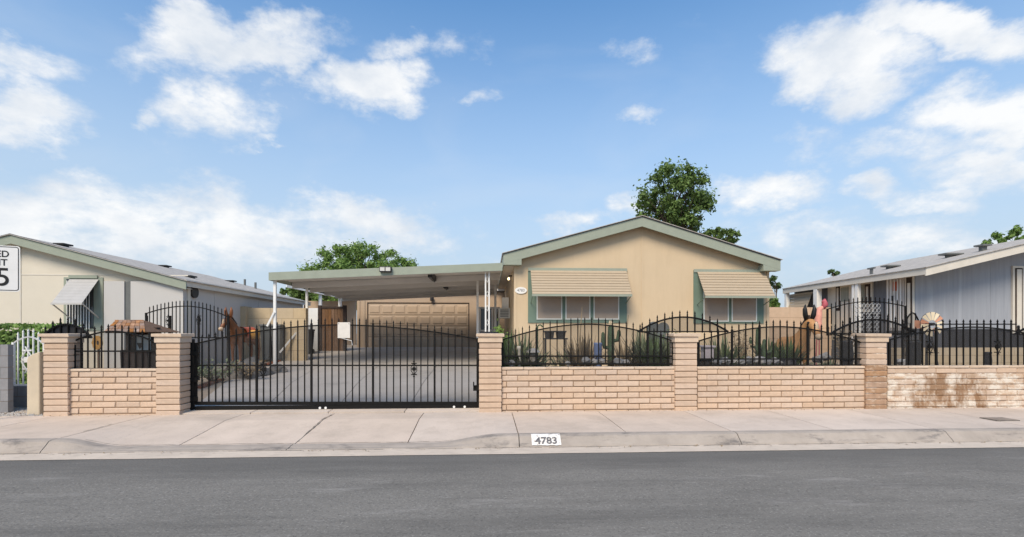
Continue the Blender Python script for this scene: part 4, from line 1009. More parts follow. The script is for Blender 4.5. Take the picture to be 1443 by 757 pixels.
# porch fences
iron_fence('porch_fence', 'black arched iron railing with lattice before the grey house porch', 'fence', 12.6, 1166, 1276, 436, 425, 432, 472, (), 6.2, (1274,), (), bar=.018, pk=1225, screen=False, over=.05)
pf = bpy.data.objects['porch_fence']; mb = MB()
for i in range(7):
    for j in range(6):
        q = P(1207 + i * 5.2, 431 + j * 6.6, 12.57)
        mb.tube([(q.x + .045 * math.cos(a * PI / 4), 12.57, q.z + .055 * math.sin(a * PI / 4)) for a in range(9)], .009, 4, cap=False)
obj('lattice', mb, mat('faded_lattice', (.33, .33, .33), .6, .2, 10), pf)
iron_fence('round_gate', 'dark round-topped iron gate beside the porch railing', 'gate', 12.2, 1273, 1299, 462, 441, 466, 512, (480,), 6.0, (), (), screen=True, over=-.02)

# ------------------------------------------------------------------ side-yard things at the far left of the driveway
iron_fence('side_fence', 'black arched iron side fence in front of the white annex', 'fence', 12.9, 206, 322, 442, 431.5, 447, 476, (), 5.35, (), ((239, 452), (279, 451)), bar=.016, screen=False, pk=262, over=.07, fs=.8)
sf = bpy.data.objects['side_fence']
for q in (207, 240, 280, 321): box('support', iron, sf, PX(q, 12.9) - .02, PX(q, 12.9) + .02, 12.88, 12.92, GZ(12.9) - .02, PZ(q, 445, 12.9))
x0 = PX(348, 16.2)
# tan wall receding along the lot line: street end pilaster plus run
yE2 = YX(430, x0 + .1) if False else 22.8
cmu_wall('tan_yard_wall', 'tan block yard wall below the white annex siding', PX(348, 17.5), PX(431, 17.5), 17.5, .2, GZ(17.5), PZ(390, 434, 17.5), tan_block, mortar_m, bw=.8, bh=.4)
box('end_pilaster', tan_block, bpy.data.objects['tan_yard_wall'], PX(340, 17.4), PX(348, 17.4), 17.3, 17.75, GZ(17.5), PZ(345, 432, 17.4))
# wooden gate and white panel behind
wgY = 21.5; wr = root('wooden_gate', 'dark brown plank gate with a white panel beyond the carport posts', 'gate', (PX(460, wgY), wgY, GZ(wgY)))
zt_ = PZ(450, 433, wgY)
for q in (431.5, 451, 486): box('post', dark_wood, wr, PX(q, wgY) - .07, PX(q, wgY) + .07, wgY - .07, wgY + .07, GZ(wgY), zt_ + .08)
box('white_panel', white_m, wr, PX(433.5, wgY) + .03, PX(449, wgY), wgY - .02, wgY + .02, GZ(wgY), zt_ - .04)
k = 0; x = PX(453, wgY) + .03
while x < PX(484, wgY): box('plank', brown_wood, wr, x, x + .125, wgY - .02 + random.uniform(-.006, .006), wgY + .02, GZ(wgY), zt_ - .03 + random.uniform(-.02, .02)); x += .135
box('rail', dark_wood, wr, PX(453, wgY), PX(484, wgY), wgY - .05, wgY - .027, zt_ - .06, zt_ + .03)
# patio cover far behind
pY = 26.5; pa = P(408, 405, 24.8); pb_ = P(500, 426, 29)
pt = root('patio_cover', 'brown patio with a white sloping roof edge behind the wooden gate', 'patio', (pa.x + 1.5, pY, GZ(pY)))
fa, fb_ = P(404, 402, 25.0), P(497, 421, 28.0)
obj('roof_edge', MB().bar(fa, fb_, .06, .22), white_m, pt)
obj('roof', MB().add([fa + Vector((0, 0, .09)), fb_ + Vector((0, 0, .09)), fb_ + Vector((0, 2, .0)), fa + Vector((0, 4, -.1))], [(0, 1, 2, 3)]), shingle_m, pt)
box('wall', garage_w, pt, fa.x - .5, fb_.x, 28.6, 28.8, GZ(28), fb_.z - .1)
for q, y in ((451.5, 26.6), (479, 27.4)): X_ = PX(q, y); zt2 = fa.z + (fb_.z - fa.z) * (X_ - fa.x) / (fb_.x - fa.x); box('post', white_m, pt, X_ - .07, X_ + .07, y - .07, y + .07, GZ(y), zt2 - .05)
# wheeled bins
def bin_(px0, px1, y, yt, label, mtl):
    x0, x1 = PX(px0, y), PX(px1, y); zb = GZ(y) + .02; zt = PZ(px0, yt, y); r = root('wheeled_bin', label, 'bin', ((x0 + x1) / 2, y + .3, zb), 'wheeled bins beside the driveway'); d = .6
    i = .06
    b = MB().add([(x0 + i, y + i, zb + .05), (x1 - i, y + i, zb + .05), (x1 - i, y + d - i, zb + .05), (x0 + i, y + d - i, zb + .05), (x0, y, zt - .08), (x1, y, zt - .08), (x1, y + d, zt - .08), (x0, y + d, zt - .08)],
                 [(0, 3, 2, 1), (4, 5, 6, 7), (0, 1, 5, 4), (1, 2, 6, 5), (2, 3, 7, 6), (3, 0, 4, 7)])
    obj('body', b, mtl, r, bevel=.02); obj('lid', MB().box(x0 - .02, x1 + .02, y - .04, y + d, zt - .079, zt), mtl, r, bevel=.02)
    for xx in (x0 + .05, x1 - .05): obj('wheel', MB().tube([(xx - .03, y + d - .05, zb + .1), (xx + .03, y + d - .05, zb + .1)], .1, 12), dark_metal, r)
    obj('handle', MB().tube([(x0 + .06, y + d + .04, zt - .1), (x1 - .06, y + d + .04, zt - .1)], .018, 6), mtl, r)
bin_(366, 380, 17.2, 457, 'grey wheeled bin next to the donkey statue', grey_plastic)
bin_(381, 395, 17.2, 457, 'grey wheeled bin next to the black bins', grey_plastic)
bin_(398, 416, 19.8, 464, 'black wheeled bin next to the grey bins', black_plastic)
bin_(417.5, 436, 19.8, 464, 'black wheeled bin by the braced carport post', black_plastic)

# ------------------------------------------------------------------ animals in the gardens (statues)
def skin_body(name, verts, edges, m, parent, rootv=0, sub=2):
    bm = bmesh.new(); lay = bm.verts.layers.skin.verify(); vs = []
    for (p, r) in verts:
        v = bm.verts.new(p); v[lay].radius = (r, r) if not isinstance(r, tuple) else r; vs.append(v)
    vs[rootv][lay].use_root = True
    for a, b in edges: bm.edges.new((vs[a], vs[b]))
    me = bpy.data.meshes.new(name); bm.to_mesh(me); bm.free(); me.materials.append(m)
    o = bpy.data.objects.new(name, me); C.objects.link(o); o.parent = parent; ORG[o.name] = ORG[parent.name]
    o.modifiers.new('skin', 'SKIN'); s_ = o.modifiers.new('sub', 'SUBSURF'); s_.levels = sub; s_.render_levels = sub
    o.modifiers['skin'].use_smooth_shade = True
    return o
def donkey(loc, rotz, h, label, bodym, facem, earm, saddle):
    """standing donkey, head along -y of its own frame; h = height at the withers"""
    r = root('donkey_statue', label, 'statue', loc, 'donkey statues in the front gardens', rotz); k = h / 1.0
    V = lambda x, y, z: (x * k, y * k, z * k)
    vs = [(V(0, .12, .82), (.20 * k, .21 * k)), (V(0, -.22, .86), (.19 * k, .22 * k)), (V(0, .45, .85), (.19 * k, .20 * k)), (V(0, .62, .82), .10 * k),
          (V(0, -.42, 1.05), (.12 * k, .15 * k)), (V(0, -.55, 1.25), (.095 * k, .12 * k)), (V(0, -.66, 1.34), (.10 * k, .11 * k)), (V(0, -.80, 1.20), (.075 * k, .085 * k)), (V(0, -.90, 1.05), (.062 * k, .068 * k))]
    ed = [(0, 1), (0, 2), (2, 3), (1, 4), (4, 5), (5, 6), (6, 7), (7, 8)]
    for sx in (-1, 1):
        b = len(vs)
        vs += [(V(sx * .13, -.28, .62), .085 * k), (V(sx * .13, -.29, .36), .05 * k), (V(sx * .13, -.28, .08), .038 * k), (V(sx * .13, -.31, .02), .05 * k)]; ed += [(1, b), (b, b + 1), (b + 1, b + 2), (b + 2, b + 3)]
        b = len(vs)
        vs += [(V(sx * .13, .46, .60), .10 * k), (V(sx * .13, .58, .38), .052 * k), (V(sx * .13, .53, .08), .038 * k), (V(sx * .13, .50, .02), .05 * k)]; ed += [(2, b), (b, b + 1), (b + 1, b + 2), (b + 2, b + 3)]
    bo = skin_body('body', vs, ed, bodym, r)
    def ell(c, a, n=10):
        mb = MB(); c = Vector(c); pr = []
        for i in range(9):
            t_ = PI * i / 8; pr.append((max(.001, math.sin(t_)), -math.cos(t_)))
        vs_ = []; fs_ = []
        for (q, z) in pr:
            for j in range(n): an_ = 2 * PI * j / n; vs_.append(c + Vector((q * math.cos(an_) * a[0], q * math.sin(an_) * a[1], z * a[2])))
        for i in range(8):
            for j in range(n): fs_.append((i * n + j, i * n + (j + 1) % n, (i + 1) * n + (j + 1) % n, (i + 1) * n + j))
        return mb.add(vs_, fs_)
    for sx in (-1, 1):
        e = MB(); e.tube([V(sx * .06, -.60, 1.38), V(sx * .085, -.62, 1.48), V(sx * .10, -.63, 1.60), V(sx * .09, -.63, 1.70)], [.035 * k, .05 * k, .042 * k, .008 * k], 8); obj('ear', e, earm, bo, smooth=True)
        obj('eye', ell(V(sx * .085, -.72, 1.32), (.022 * k, .03 * k, .025 * k), 8), ink, bo, smooth=True)
    obj('face', ell(V(0, -.845, 1.19), (.05 * k, .05 * k, .15 * k)), facem, bo, smooth=True)
    obj('muzzle', ell(V(0, -.93, 1.03), (.07 * k, .075 * k, .065 * k)), facem, bo, smooth=True)
    mn = MB()
    for i in range(10):
        t_ = i / 9; y = -.35 - .27 * t_; z = 1.12 + .29 * t_ + .04; mn.add([V(-.02, y + .03, z - .06), V(.02, y + .03, z - .06), V(.015, y + .08, z + .05), V(-.015, y + .08, z + .05)], [(0, 1, 2, 3)]); mn.box(-.02 * k, .02 * k, (y - .0) * k, (y + .07) * k, (z - .09) * k, (z + .03) * k)
    obj('mane', mn, dark_wood, bo)
    obj('tail', MB().tube([V(0, .66, .86), V(0, .74, .74), V(0, .76, .5), V(0, .74, .34)], [.03 * k, .025 * k, .025 * k, .045 * k], 7), earm, bo, smooth=True)
    if saddle:
        mb = MB(); n = 14
        for i in range(n + 1):
            a = PI * (-.12 + 1.24 * i / n)
            for y in (-.12, .12, .36): mb.v.append(Vector(V(math.cos(a) * .255, y, .845 + math.sin(a) * (.265 if y != .12 else .25))))
        for i in range(n):
            for j in range(2): q = i * 3 + j; mb.f.append((q, q + 3, q + 4, q + 1))
        obj('saddle_blanket', mb, saddle_m, r, smooth=True)
        for sx in (-1, 1): obj('basket', MB().lathe([(.11 * k, -.14 * k), (.14 * k, .0), (.15 * k, .14 * k), (.12 * k, .14 * k), (.11 * k, -.1 * k)], V(sx * .33, .12, .86), 12), orange_wood, r, smooth=True)
    return r
def rockmesh(mb, c, r, seed, n=9, sq=.7):
    rs = random.Random(seed); c = Vector(c); pr = [(.55, -.8), (.95, -.35), (1.0, .1), (.75, .6), (.3, .85)]
    off = Vector((rs.random() * 9, rs.random() * 9, rs.random() * 9)); vs = []; fs = []
    for (q, z) in pr:
        for j in range(n):
            a = 2 * PI * j / n; d = Vector((q * math.cos(a), q * math.sin(a), z * sq)); vs.append(c + d * r * (1 + .5 * mnoise.noise(d * 1.7 + off)))
    for i in range(len(pr) - 1):
        for j in range(n): fs.append((i * n + j, i * n + (j + 1) % n, (i + 1) * n + (j + 1) % n, (i + 1) * n + j))
    fs.append(tuple(range(n - 1, -1, -1))); fs.append(tuple(range((len(pr) - 1) * n, len(pr) * n))); mb.add(vs, fs)
# donkey beside the drive, on a heap of boulders
dY = 13.2; q = P(324, 470, dY); bh = .42
hr = root('boulder_plinth', 'heap of grey boulders under the donkey with the red saddle', 'boulders', (q.x + .1, dY + .4, GZ(dY)))
rs = random.Random(11)
for k in range(11):
    mb = MB(); rockmesh(mb, (q.x + rs.uniform(-.35, .75), dY + rs.uniform(-.2, 1.1), GZ(dY) + rs.uniform(-.05, bh - .28)), rs.uniform(.2, .3), k); obj('boulder', mb, dkrock_m, hr)
mb = MB(); rockmesh(mb, (q.x + .15, dY + .45, GZ(dY) + .05), .75, 77, 14, .62); obj('boulder', mb, dkrock_m, hr, smooth=True)
zt = PZ(324, 433, dY) - GZ(dY) - bh
donkey((q.x + .12, dY + .45, GZ(dY) + bh), math.radians(-12), zt / 1.70, 'brown donkey statue with a red saddle blanket and baskets beside the driveway', donkey_m, muzzle_m, donkey_m, True)
d2Y = 11.5; q = P(1137, 470, d2Y); zt = PZ(1137, 430, d2Y) - GZ(d2Y)
donkey((q.x - .05, d2Y + .5, GZ(d2Y)), math.radians(-3), zt / 1.70, 'tan donkey statue with black ears beside the pink flamingo', donkey_m2, muzzle_m, ink, False)
# flamingo
fY = 11.6; q = P(1153, 470, fY); fz = GZ(fY)
fl = root('flamingo_ornament', 'pink flamingo garden ornament with a raised rose head', 'ornament', (q.x, fY, fz)); zh = PZ(1160, 430, fY); zb1 = PZ(1153, 462, fY); zb2 = PZ(1153, 436, fY)
bx_ = q.x
body = [(Vector((bx_ - .02, fY, zb1 - .12)), .05), (Vector((bx_ - .01, fY, zb1 + .02)), .10), (Vector((bx_, fY, (zb1 + zb2) / 2)), .085), (Vector((bx_ + .03, fY, zb2 + .02)), .07), (Vector((bx_ + .12, fY, zb2 + .04)), .05), (Vector((bx_ + .19, fY, zb2 + .14)), .05)]
skin_body('body', [(p - ORG[fl.name], r) for p, r in body], [(i, i + 1) for i in range(5)], pink_m, fl, 2)
obj('head', MB().tube([(bx_ + .12, fY - .01, zb2 + .02), (bx_ + .17, fY - .01, zb2 + .12), (bx_ + .13, fY - .01, zb2 + .22), (bx_ + .08, fY - .01, zb2 + .18)], [.05, .075, .06, .01], 8), pink_dk, fl, smooth=True)
for s in (-.04, .04): obj('leg', MB().tube([(bx_ + s, fY, fz), (bx_ + s, fY + .02, (fz + zb1) / 2), (bx_ + s * .6, fY, zb1)], .014, 6), pink_dk, fl)
# windmill
mY = 10.4; q = P(1312.5, 457, mY); wz_ = q.z; wx = q.x; R_ = 18.0 * mY / F
wm = root('garden_windmill', 'garden windmill with a cream and rust petal wheel behind the fence', 'windmill', (wx, mY, GZ(mY)))
for k in range(14):
    a0 = 2 * PI * k / 14; a1 = a0 + 2 * PI / 14 * .66; r0, r1 = R_ * .34, R_
    pt_ = lambda r, a, y: (wx + r * math.cos(a), mY + y, wz_ + r * math.sin(a))
    mb = MB().slab([pt_(r0, a0, -.03), pt_(r0, a1, -.02), pt_(r1, a1, -.01), pt_(r1, (a0 + a1) / 2, -.018), pt_(r1, a0, -.03)][::-1], .004); obj('blade', mb, petal_rd if k % 5 == 1 else petal_cr, wm)
ring = [(wx + R_ * .97 * math.cos(2 * PI * k / 24), mY, wz_ + R_ * .97 * math.sin(2 * PI * k / 24)) for k in range(25)]; obj('rim', MB().tube(ring, .008, 5, cap=False), dark_metal, wm)
obj('hub', MB().tube([(wx, mY - .06, wz_), (wx, mY + .12, wz_)], .035, 10), dark_metal, wm)
for sx in (-1, 1):
    for sy in (-1, 1): obj('leg', MB().bar((wx + sx * .22, mY + .12 + sy * .2, GZ(mY)), (wx + sx * .03, mY + .12 + sy * .03, wz_), .022), dark_metal, wm)
for z in (.3, .6, .9): w_ = .22 - .19 * z / (wz_ - GZ(mY)); obj('brace', MB().bar((wx - w_, mY - .07, GZ(mY) + z), (wx + w_, mY - .07, GZ(mY) + z + .0), .016), dark_metal, wm)
obj('vane', MB().slab([(wx + .02, mY + .15, wz_ - .08), (wx + .02, mY + .45, wz_ - .1), (wx + .02, mY + .45, wz_ + .1), (wx + .02, mY + .15, wz_ + .08)], .004), petal_rd, wm)
# wishing well behind the short fence
wY = 10.3; X0, X1 = PX(154, wY), PX(212, wY); zr1 = PZ(180, 451.5, wY + .4); ze = PZ(180, 468, wY - .15); gzw = GZ(wY)
ww = root('wishing_well', 'wooden wishing well with a shake roof behind the short fence', 'wishing well', ((X0 + X1) / 2, wY + .4, gzw))
rx0, rx1 = PX(163, wY + .4), PX(203, wY + .4)
for side in (0, 1):
    ye = wY - .15 if side == 0 else wY + .95
    for c in range(4):
        for k in range(7):
            t0, t1 = c / 4, (c + 1) / 4 + .04
            xa0, xb0 = X0 + (rx0 - X0) * t0, X1 + (rx1 - X1) * t0; xa1, xb1 = X0 + (rx0 - X0) * t1, X1 + (rx1 - X1) * t1
            f_ = lambda a, b, q: a + (b - a) * q
            y0_, y1_ = f_(ye, wY + .4, t0), f_(ye, wY + .4, t1); z0_, z1_ = f_(ze, zr1, t0) + c * .0 + .012, f_(ze, zr1, t1)
            pts = [(f_(xa0, xb0, k / 7) + .004, y0_, z0_), (f_(xa0, xb0, (k + 1) / 7) - .004, y0_, z0_), (f_(xa1, xb1, (k + 1) / 7) - .004, y1_, z1_), (f_(xa1, xb1, k / 7) + .004, y1_, z1_)]
            obj('shake', MB().slab(pts if side == 0 else pts[::-1], .018), roof_wood, ww)
for s, xa, xr_ in ((0, X0, rx0), (1, X1, rx1)):
    obj('gable_board', MB().slab([(xa + (.03 if s == 0 else -.03), wY - .13, ze - .01), (xr_, wY + .4, zr1 - .02), (xa + (.03 if s == 0 else -.03), wY + .93, ze - .01)][::(1 if s else -1)], .02), brown_wood, ww)
pxs = (X0 + .13, X1 - .15)
for xx in pxs: box('post', dark_wood, ww, xx - .05, xx + .05, wY + .34, wY + .46, gzw, ze + .1)
zt_ = PZ(180, 494, wY)
for k in range(16):
    a = 2 * PI * k / 16; r_ = .36; xc = (pxs[0] + pxs[1]) / 2; b0 = MB(); a2 = a + 2 * PI / 16 * .92
    b0.add([(xc + r_ * math.cos(a), wY + .4 + r_ * math.sin(a), gzw), (xc + r_ * math.cos(a2), wY + .4 + r_ * math.sin(a2), gzw), (xc + r_ * 1.08 * math.cos(a2), wY + .4 + r_ * 1.08 * math.sin(a2), zt_), (xc + r_ * 1.08 * math.cos(a), wY + .4 + r_ * 1.08 * math.sin(a), zt_)], [(0, 1, 2, 3)])
    obj('stave', b0, dark_wood, ww)
obj('axle', MB().tube([(pxs[0], wY + .4, zt_ + .3), (pxs[1] + .12, wY + .4, zt_ + .3)], .045, 10), brown_wood, ww)
obj('bucket', MB().lathe([(.09, -.12), (.12, .1), (.11, .1), (.085, -.1)], ((pxs[0] + pxs[1]) / 2, wY + .4, zt_ + .05), 12), dark_metal, ww)
box('back_board', dark_wood, ww, pxs[0], pxs[0] + .42, wY + .47, wY + .5, gzw, ze); box('sign_board', win_frame, ww, pxs[1] - .34, pxs[1] - .06, wY + .3, wY + .33, PZ(195, 494, wY), PZ(195, 472, wY))
# round wooden slice ornament
oy = 10.0; q = P(138, 483, oy); oo = root('wood_slice', 'orange wooden slice ornament on a stake beside the wishing well', 'ornament', (q.x, oy, GZ(oy)))
obj('slice', MB().prism([(q.x + .095 * math.cos(2 * PI * k / 18) * (1 + .08 * math.sin(3 * k)), q.z + .14 * math.sin(2 * PI * k / 18)) for k in range(18)], oy - .03, oy), orange_wood, oo)
obj('hole', MB().prism([(q.x + .02 + .02 * math.cos(2 * PI * k / 10), q.z + .045 * math.sin(2 * PI * k / 10)) for k in range(10)], oy - .034, oy - .03), dark_wood, oo)
obj('stake', MB().bar((q.x, oy + .02, GZ(oy)), (q.x, oy + .02, q.z), .03), brown_wood, oo)

# ------------------------------------------------------------------ garden plants and pots
def BZ(px, y):
    g_ = GZ(y)
    if px < 705: return g_
    return max(g_, .70 if y < 10.2 else .70 + (g_ - .70) * min(1, (y - 10.2) / 1.2))
def yucca(px, y, h, n, label, mtl=yucca_m, spread=1.0, stalk=False, group='spiky plants in the front garden', lw=.027):
    x = PX(px, y); z = BZ(px, y); r = root('spiky_plant', label, 'plant', (x, y, z), group); mb = MB(); rs = random.Random(int(px * 7 + y * 13))
    n = int(n * 1.7); h *= 1.12
    for k in range(n):
        a = rs.uniform(0, 2 * PI); t_ = rs.random(); el = .25 + 1.25 * t_; ln = h * rs.uniform(.65, 1.0); w_ = lw * rs.uniform(.7, 1.2)
        d = Vector((math.cos(a) * math.cos(el) * spread, math.sin(a) * math.cos(el) * spread, math.sin(el))); sd = Vector((-math.sin(a), math.cos(a), 0))
        p0 = Vector((x, y, z)) + Vector((math.cos(a), math.sin(a), 0)) * .03; p1 = p0 + d * ln * .55; p2 = p0 + d * ln + Vector((math.cos(a) * .1, math.sin(a) * .1, -.12)) * h * (1 - t_)
        mb.add([p0 - sd * w_ * .6, p0 + sd * w_ * .6, p1 + sd * w_, p1 - sd * w_, p2], [(0, 1, 2, 3), (3, 2, 4)])
    obj('leaves', mb, mtl, r)
    if stalk: obj('stalk', MB().tube([(x, y, z), (x + .03, y, z + h * .8), (x + .08, y, z + h * 1.5)], [.02, .014, .006], 6), dry_m, r)
    else: obj('crown', MB().lathe([(.07, -.05), (.08, .04), (.03, .1)], (x, y, z), 8), dry_m, r)
    return r
Yu = [(716, 9.9, .95, 90, 'dense dark spiky plant in the corner behind the latch pier', leaf_dk, 1), (737, 9.8, .95, 80, 'dark yucca beside the pale pillar ornament', yucca_m, 1), (752, 10.3, .7, 60, 'small yucca beside the green shepherd hook', yucca_m, .9),
      (795, 10.8, .75, 70, 'yucca under the dark pot rack', yucca_m, 1), (815, 9.9, .85, 70, 'dry yucca with a stalk between pot rack and blue pot', dry_m, 1.1), (829, 10.4, 1.0, 60, 'tall loose dry grass clump beside the blue pot', dry_m, .8),
      (880, 9.9, .75, 70, 'dry straw-coloured yucca beside the tall cactus', dry_m, 1.0), (906, 10.2, 1.0, 90, 'green yucca between the cactus and the dark chairs', yucca_m, .9), (921, 9.7, .9, 80, 'dark green yucca in front of the dark chairs', leaf_dk, .9),
      (941, 9.8, .85, 70, 'yucca next to the pier before the narrower window', yucca_m, .8), (1014, 10.0, .85, 90, 'grey-green agave beside the lilac planter', yucca_m, .9), (1025, 9.8, .7, 70, 'dark agave beside the bare brown shrub', leaf_dk, 1),
      (1086, 10.2, .8, 80, 'dark spiky plant near the columnar cactus', leaf_dk, 1), (1110, 10.4, .9, 80, 'dark spiky plant in front of the tan donkey', leaf_dk, .9), (1060, 10.6, .6, 50, 'dry yucca between bare shrub and columnar cactus', dry_m, 1),
      (1170, 10.6, .5, 60, 'low grey-green plant between the flamingo and black barrel', yucca_m, 1.1), (1102, 11.4, 1.1, 60, 'leafy yucca under the narrower window', yucca_m, .8)]
for i, (px, y, h, n, lb, mt, sp) in enumerate(Yu): yucca(px, y, h, n, lb, mt, sp, stalk=i in (4, 6))
def shrub(px, y, h, w, n, label, mtl, bare=False, sz=.035):
    x = PX(px, y); z = BZ(px, y); r = root('shrub', label, 'shrub', (x, y, z), 'shrubs in the front garden'); rs = random.Random(int(px)); br = MB(); tips = []
    for k in range(16 if bare else 9):
        a = rs.uniform(0, 2 * PI); e = Vector((x + math.cos(a) * w * rs.uniform(.3, 1), y + math.sin(a) * w * .6, z + h * rs.uniform(.6, 1))); mid = Vector((x, y, z)).lerp(e, .5) + Vector((rs.uniform(-.06, .06), 0, .05)); br.tube([(x, y, z), mid, e], [.018, .012, .004], 5); tips += [mid, e]
    obj('branches', br, bark_m if not bare else dry_m, r)
    mb = MB()
    def fn(rs):
        c = rs.choice(tips); return c + Vector((rs.gauss(0, w * .25), rs.gauss(0, w * .25), rs.gauss(0, h * .12))), Vector((rs.uniform(-1, 1), -.5, 1))
    leafcloud(mb, fn, n, sz, rs); obj('foliage', mb, mtl, r)
shrub(1043, 10.3, 1.0, .22, 260, 'bare brown shrub in front of the narrower window', dry_m, True)
shrub(1193, 10.2, .9, .3, 300, 'brown leafy shrub beside the black barrel', dry_m, True)
shrub(707, 15.5, 1.15, .25, 700, 'tall green shrub in the gap beside the house wall', leaf_br, False, .06)
shrub(945, 10.3, 1.0, .18, 250, 'slender dark shrub behind the pier before the narrower window', leaf_dk)
shrub(300, 12.4, .5, .5, 500, 'low grey shrub in the bed beside the boulders', yucca_m)
shrub(350, 12.9, .45, .4, 400, 'low dry shrub in the bed near the grey bins', dry_m)
# tall columnar cactus with a pale flower; smaller one
def cactus(px, y, ztop, label, arms, flower=None, r_=.07):
    x = PX(px, y); z = BZ(px, y); r = root('columnar_cactus', label, 'cactus', (x, y, z), 'columnar cacti in the front garden'); mb = MB(); n = 20; vs = []
    def col(pts, rad):
        m_ = MB(); m_.tube(pts, [rad * q for q in ([.85] + [1] * (len(pts) - 3) + [.8, .3])], 14)
        for i in range(len(m_.v) // 14):
            c = sum((m_.v[i * 14 + k] for k in range(14)), Vector()) / 14
            for k in range(0, 14, 2): m_.v[i * 14 + k] = c + (m_.v[i * 14 + k] - c) * .75
        return m_
    obj('stem', col([(x, y, z + (ztop - z) * t_) for t_ in (0, .25, .5, .75, .96, 1)], r_), cactus_m, r, smooth=True)
    for (sx, z0, z1) in arms: obj('arm', col([(x, y, z0), (x + sx * .14, y, z0 + .03), (x + sx * .17, y, z0 + .15), (x + sx * .17, y, z1 - .03), (x + sx * .17, y, z1)], r_ * .6), cactus_m, r, smooth=True)
    if flower:
        m_ = MB()
        for k in range(8): a = 2 * PI * k / 8; m_.add([(x, y, ztop), (x + .05 * math.cos(a), y + .05 * math.sin(a), ztop + .05), (x + .03 * math.cos(a + .5), y + .03 * math.sin(a + .5), ztop + .10)], [(0, 1, 2)])
        obj('flower', m_, flower, r)
q = P(861, 458, 10.1); cactus(861, 10.1, q.z, 'tall dark cactus topped by a pale flower below the wide window', ((-1, q.z - .5, q.z - .15), (1, q.z - .35, q.z - .1)), petal_cr, .075)
q = P(1068, 462, 10.4); cactus(1068, 10.4, q.z, 'slim dark green cactus below the narrower window', ((-1, q.z - .45, q.z - .2),), None, .055)
q = P(1077, 478, 10.0); cactus(1077, 10.0, q.z, 'short cactus with two arms near the donkey', ((-1, q.z - .35, q.z - .12), (1, q.z - .3, q.z - .05)), None, .05)
# pot rack
pY = 10.9; x0, x1 = PX(766, pY), PX(799, pY); zt = PZ(782, 476.5, pY); pr_ = root('pot_rack', 'dark metal rack holding two dark pots under the wide window', 'plant stand', ((x0 + x1) / 2, pY, BZ(800, pY)))
box('shelf', dark_metal, pr_, x0, x1, pY - .12, pY + .12, zt - .03, zt)
for xx in (x0 + .04, x1 - .04):
    for yy in (-.1, .1): box('leg', dark_metal, pr_, xx - .012, xx + .012, pY + yy - .012, pY + yy + .012, BZ(800, pY), zt - .031)
for i, px in enumerate((774, 790)):
    x = PX(px, pY); po = root('dark_pot', 'square dark pot on the metal rack ' + ('beside the shepherd hook' if i == 0 else 'on its end towards the blue pot'), 'pot', (x, pY, zt), 'dark pots on the rack')
    z2 = PZ(px, 466.5, pY); m_ = MB(); a, b = .085, .105
    m_.add([(x - a, pY - a, zt + .001), (x + a, pY - a, zt + .001), (x + a, pY + a, zt + .001), (x - a, pY + a, zt + .001), (x - b, pY - b, z2), (x + b, pY - b, z2), (x + b, pY + b, z2), (x - b, pY + b, z2)], [(0, 3, 2, 1), (4, 5, 6, 7), (0, 1, 5, 4), (1, 2, 6, 5), (2, 3, 7, 6), (3, 0, 4, 7)]); obj('body', m_, dark_metal, po)
    box('rim', dark_metal, po, x - b - .012, x + b + .012, pY - b - .012, pY + b + .012, z2 - .03, z2 + .004)
# shepherd hook
hY = 10.2; x = PX(757.5, hY); zt = PZ(759, 458, hY); mb = MB().tube([(x, hY, BZ(800, hY))] + [(x, hY, zt - .06)] + [(x + .05 - .05 * math.cos(a), hY, zt - .05 + .05 * math.sin(a)) for a in [PI * k / 8 for k in range(1, 9)]], .014, 6)
sh = root('shepherd_hook', 'green shepherd hook pole beside the dark pot rack', 'hook', (x, hY, BZ(800, hY))); obj('pole', mb, cactus_m, sh, smooth=True); obj('foot', MB().bar((x - .07, hY, BZ(800, hY) + .06), (x + .07, hY, BZ(800, hY) + .06), .012), cactus_m, sh)
def pot(px, y, r_, yt, label, mtl, zb=None, prof=None):
    x = PX(px, y); z = BZ(px, y) if zb is None else zb; h = PZ(px, yt, y) - z; o = root('garden_pot', label, 'pot', (x, y, z), 'pots in the front garden')
    prof = prof or [(.55, 0), (.85, .25), (1, .6), (.85, .9), (.95, .95), (.95, 1), (.8, 1), (.75, .85)]
    obj('body', MB().lathe([(a * r_, b * h) for a, b in prof], (x, y, z), 16), mtl, o, smooth=True)
    obj('soil', MB().lathe([(r_ * .74, h * .86), (r_ * .74, h * .88)], (x, y, z), 12), joint_m, o); return o
pot(842.5, 10.0, .085, 483, 'tall blue glazed pot beside the tall dark cactus', blue_m, None, [(.85, 0), (1, .1), (1, .9), (1.05, .95), (1.05, 1), (.85, 1), (.8, .85)])
pot(1193, 9.8, .13, 480, 'black barrel pot behind the stained pier', black_plastic); pot(1287, 9.9, .14, 481, 'black urn beside the windmill', black_plastic); pot(1392, 9.7, .07, 496, 'small black urn against the low tan wall', black_plastic)
pot(993, 9.5, .15, 506, 'dark round pot next to the pier before the narrower window', dark_metal)
pot(1110, 9.6, .16, 506, 'dark low bowl in front of the spiky plants', dark_metal, None, [(.4, 0), (.9, .4), (1, 1), (.92, 1), (.8, .5)])
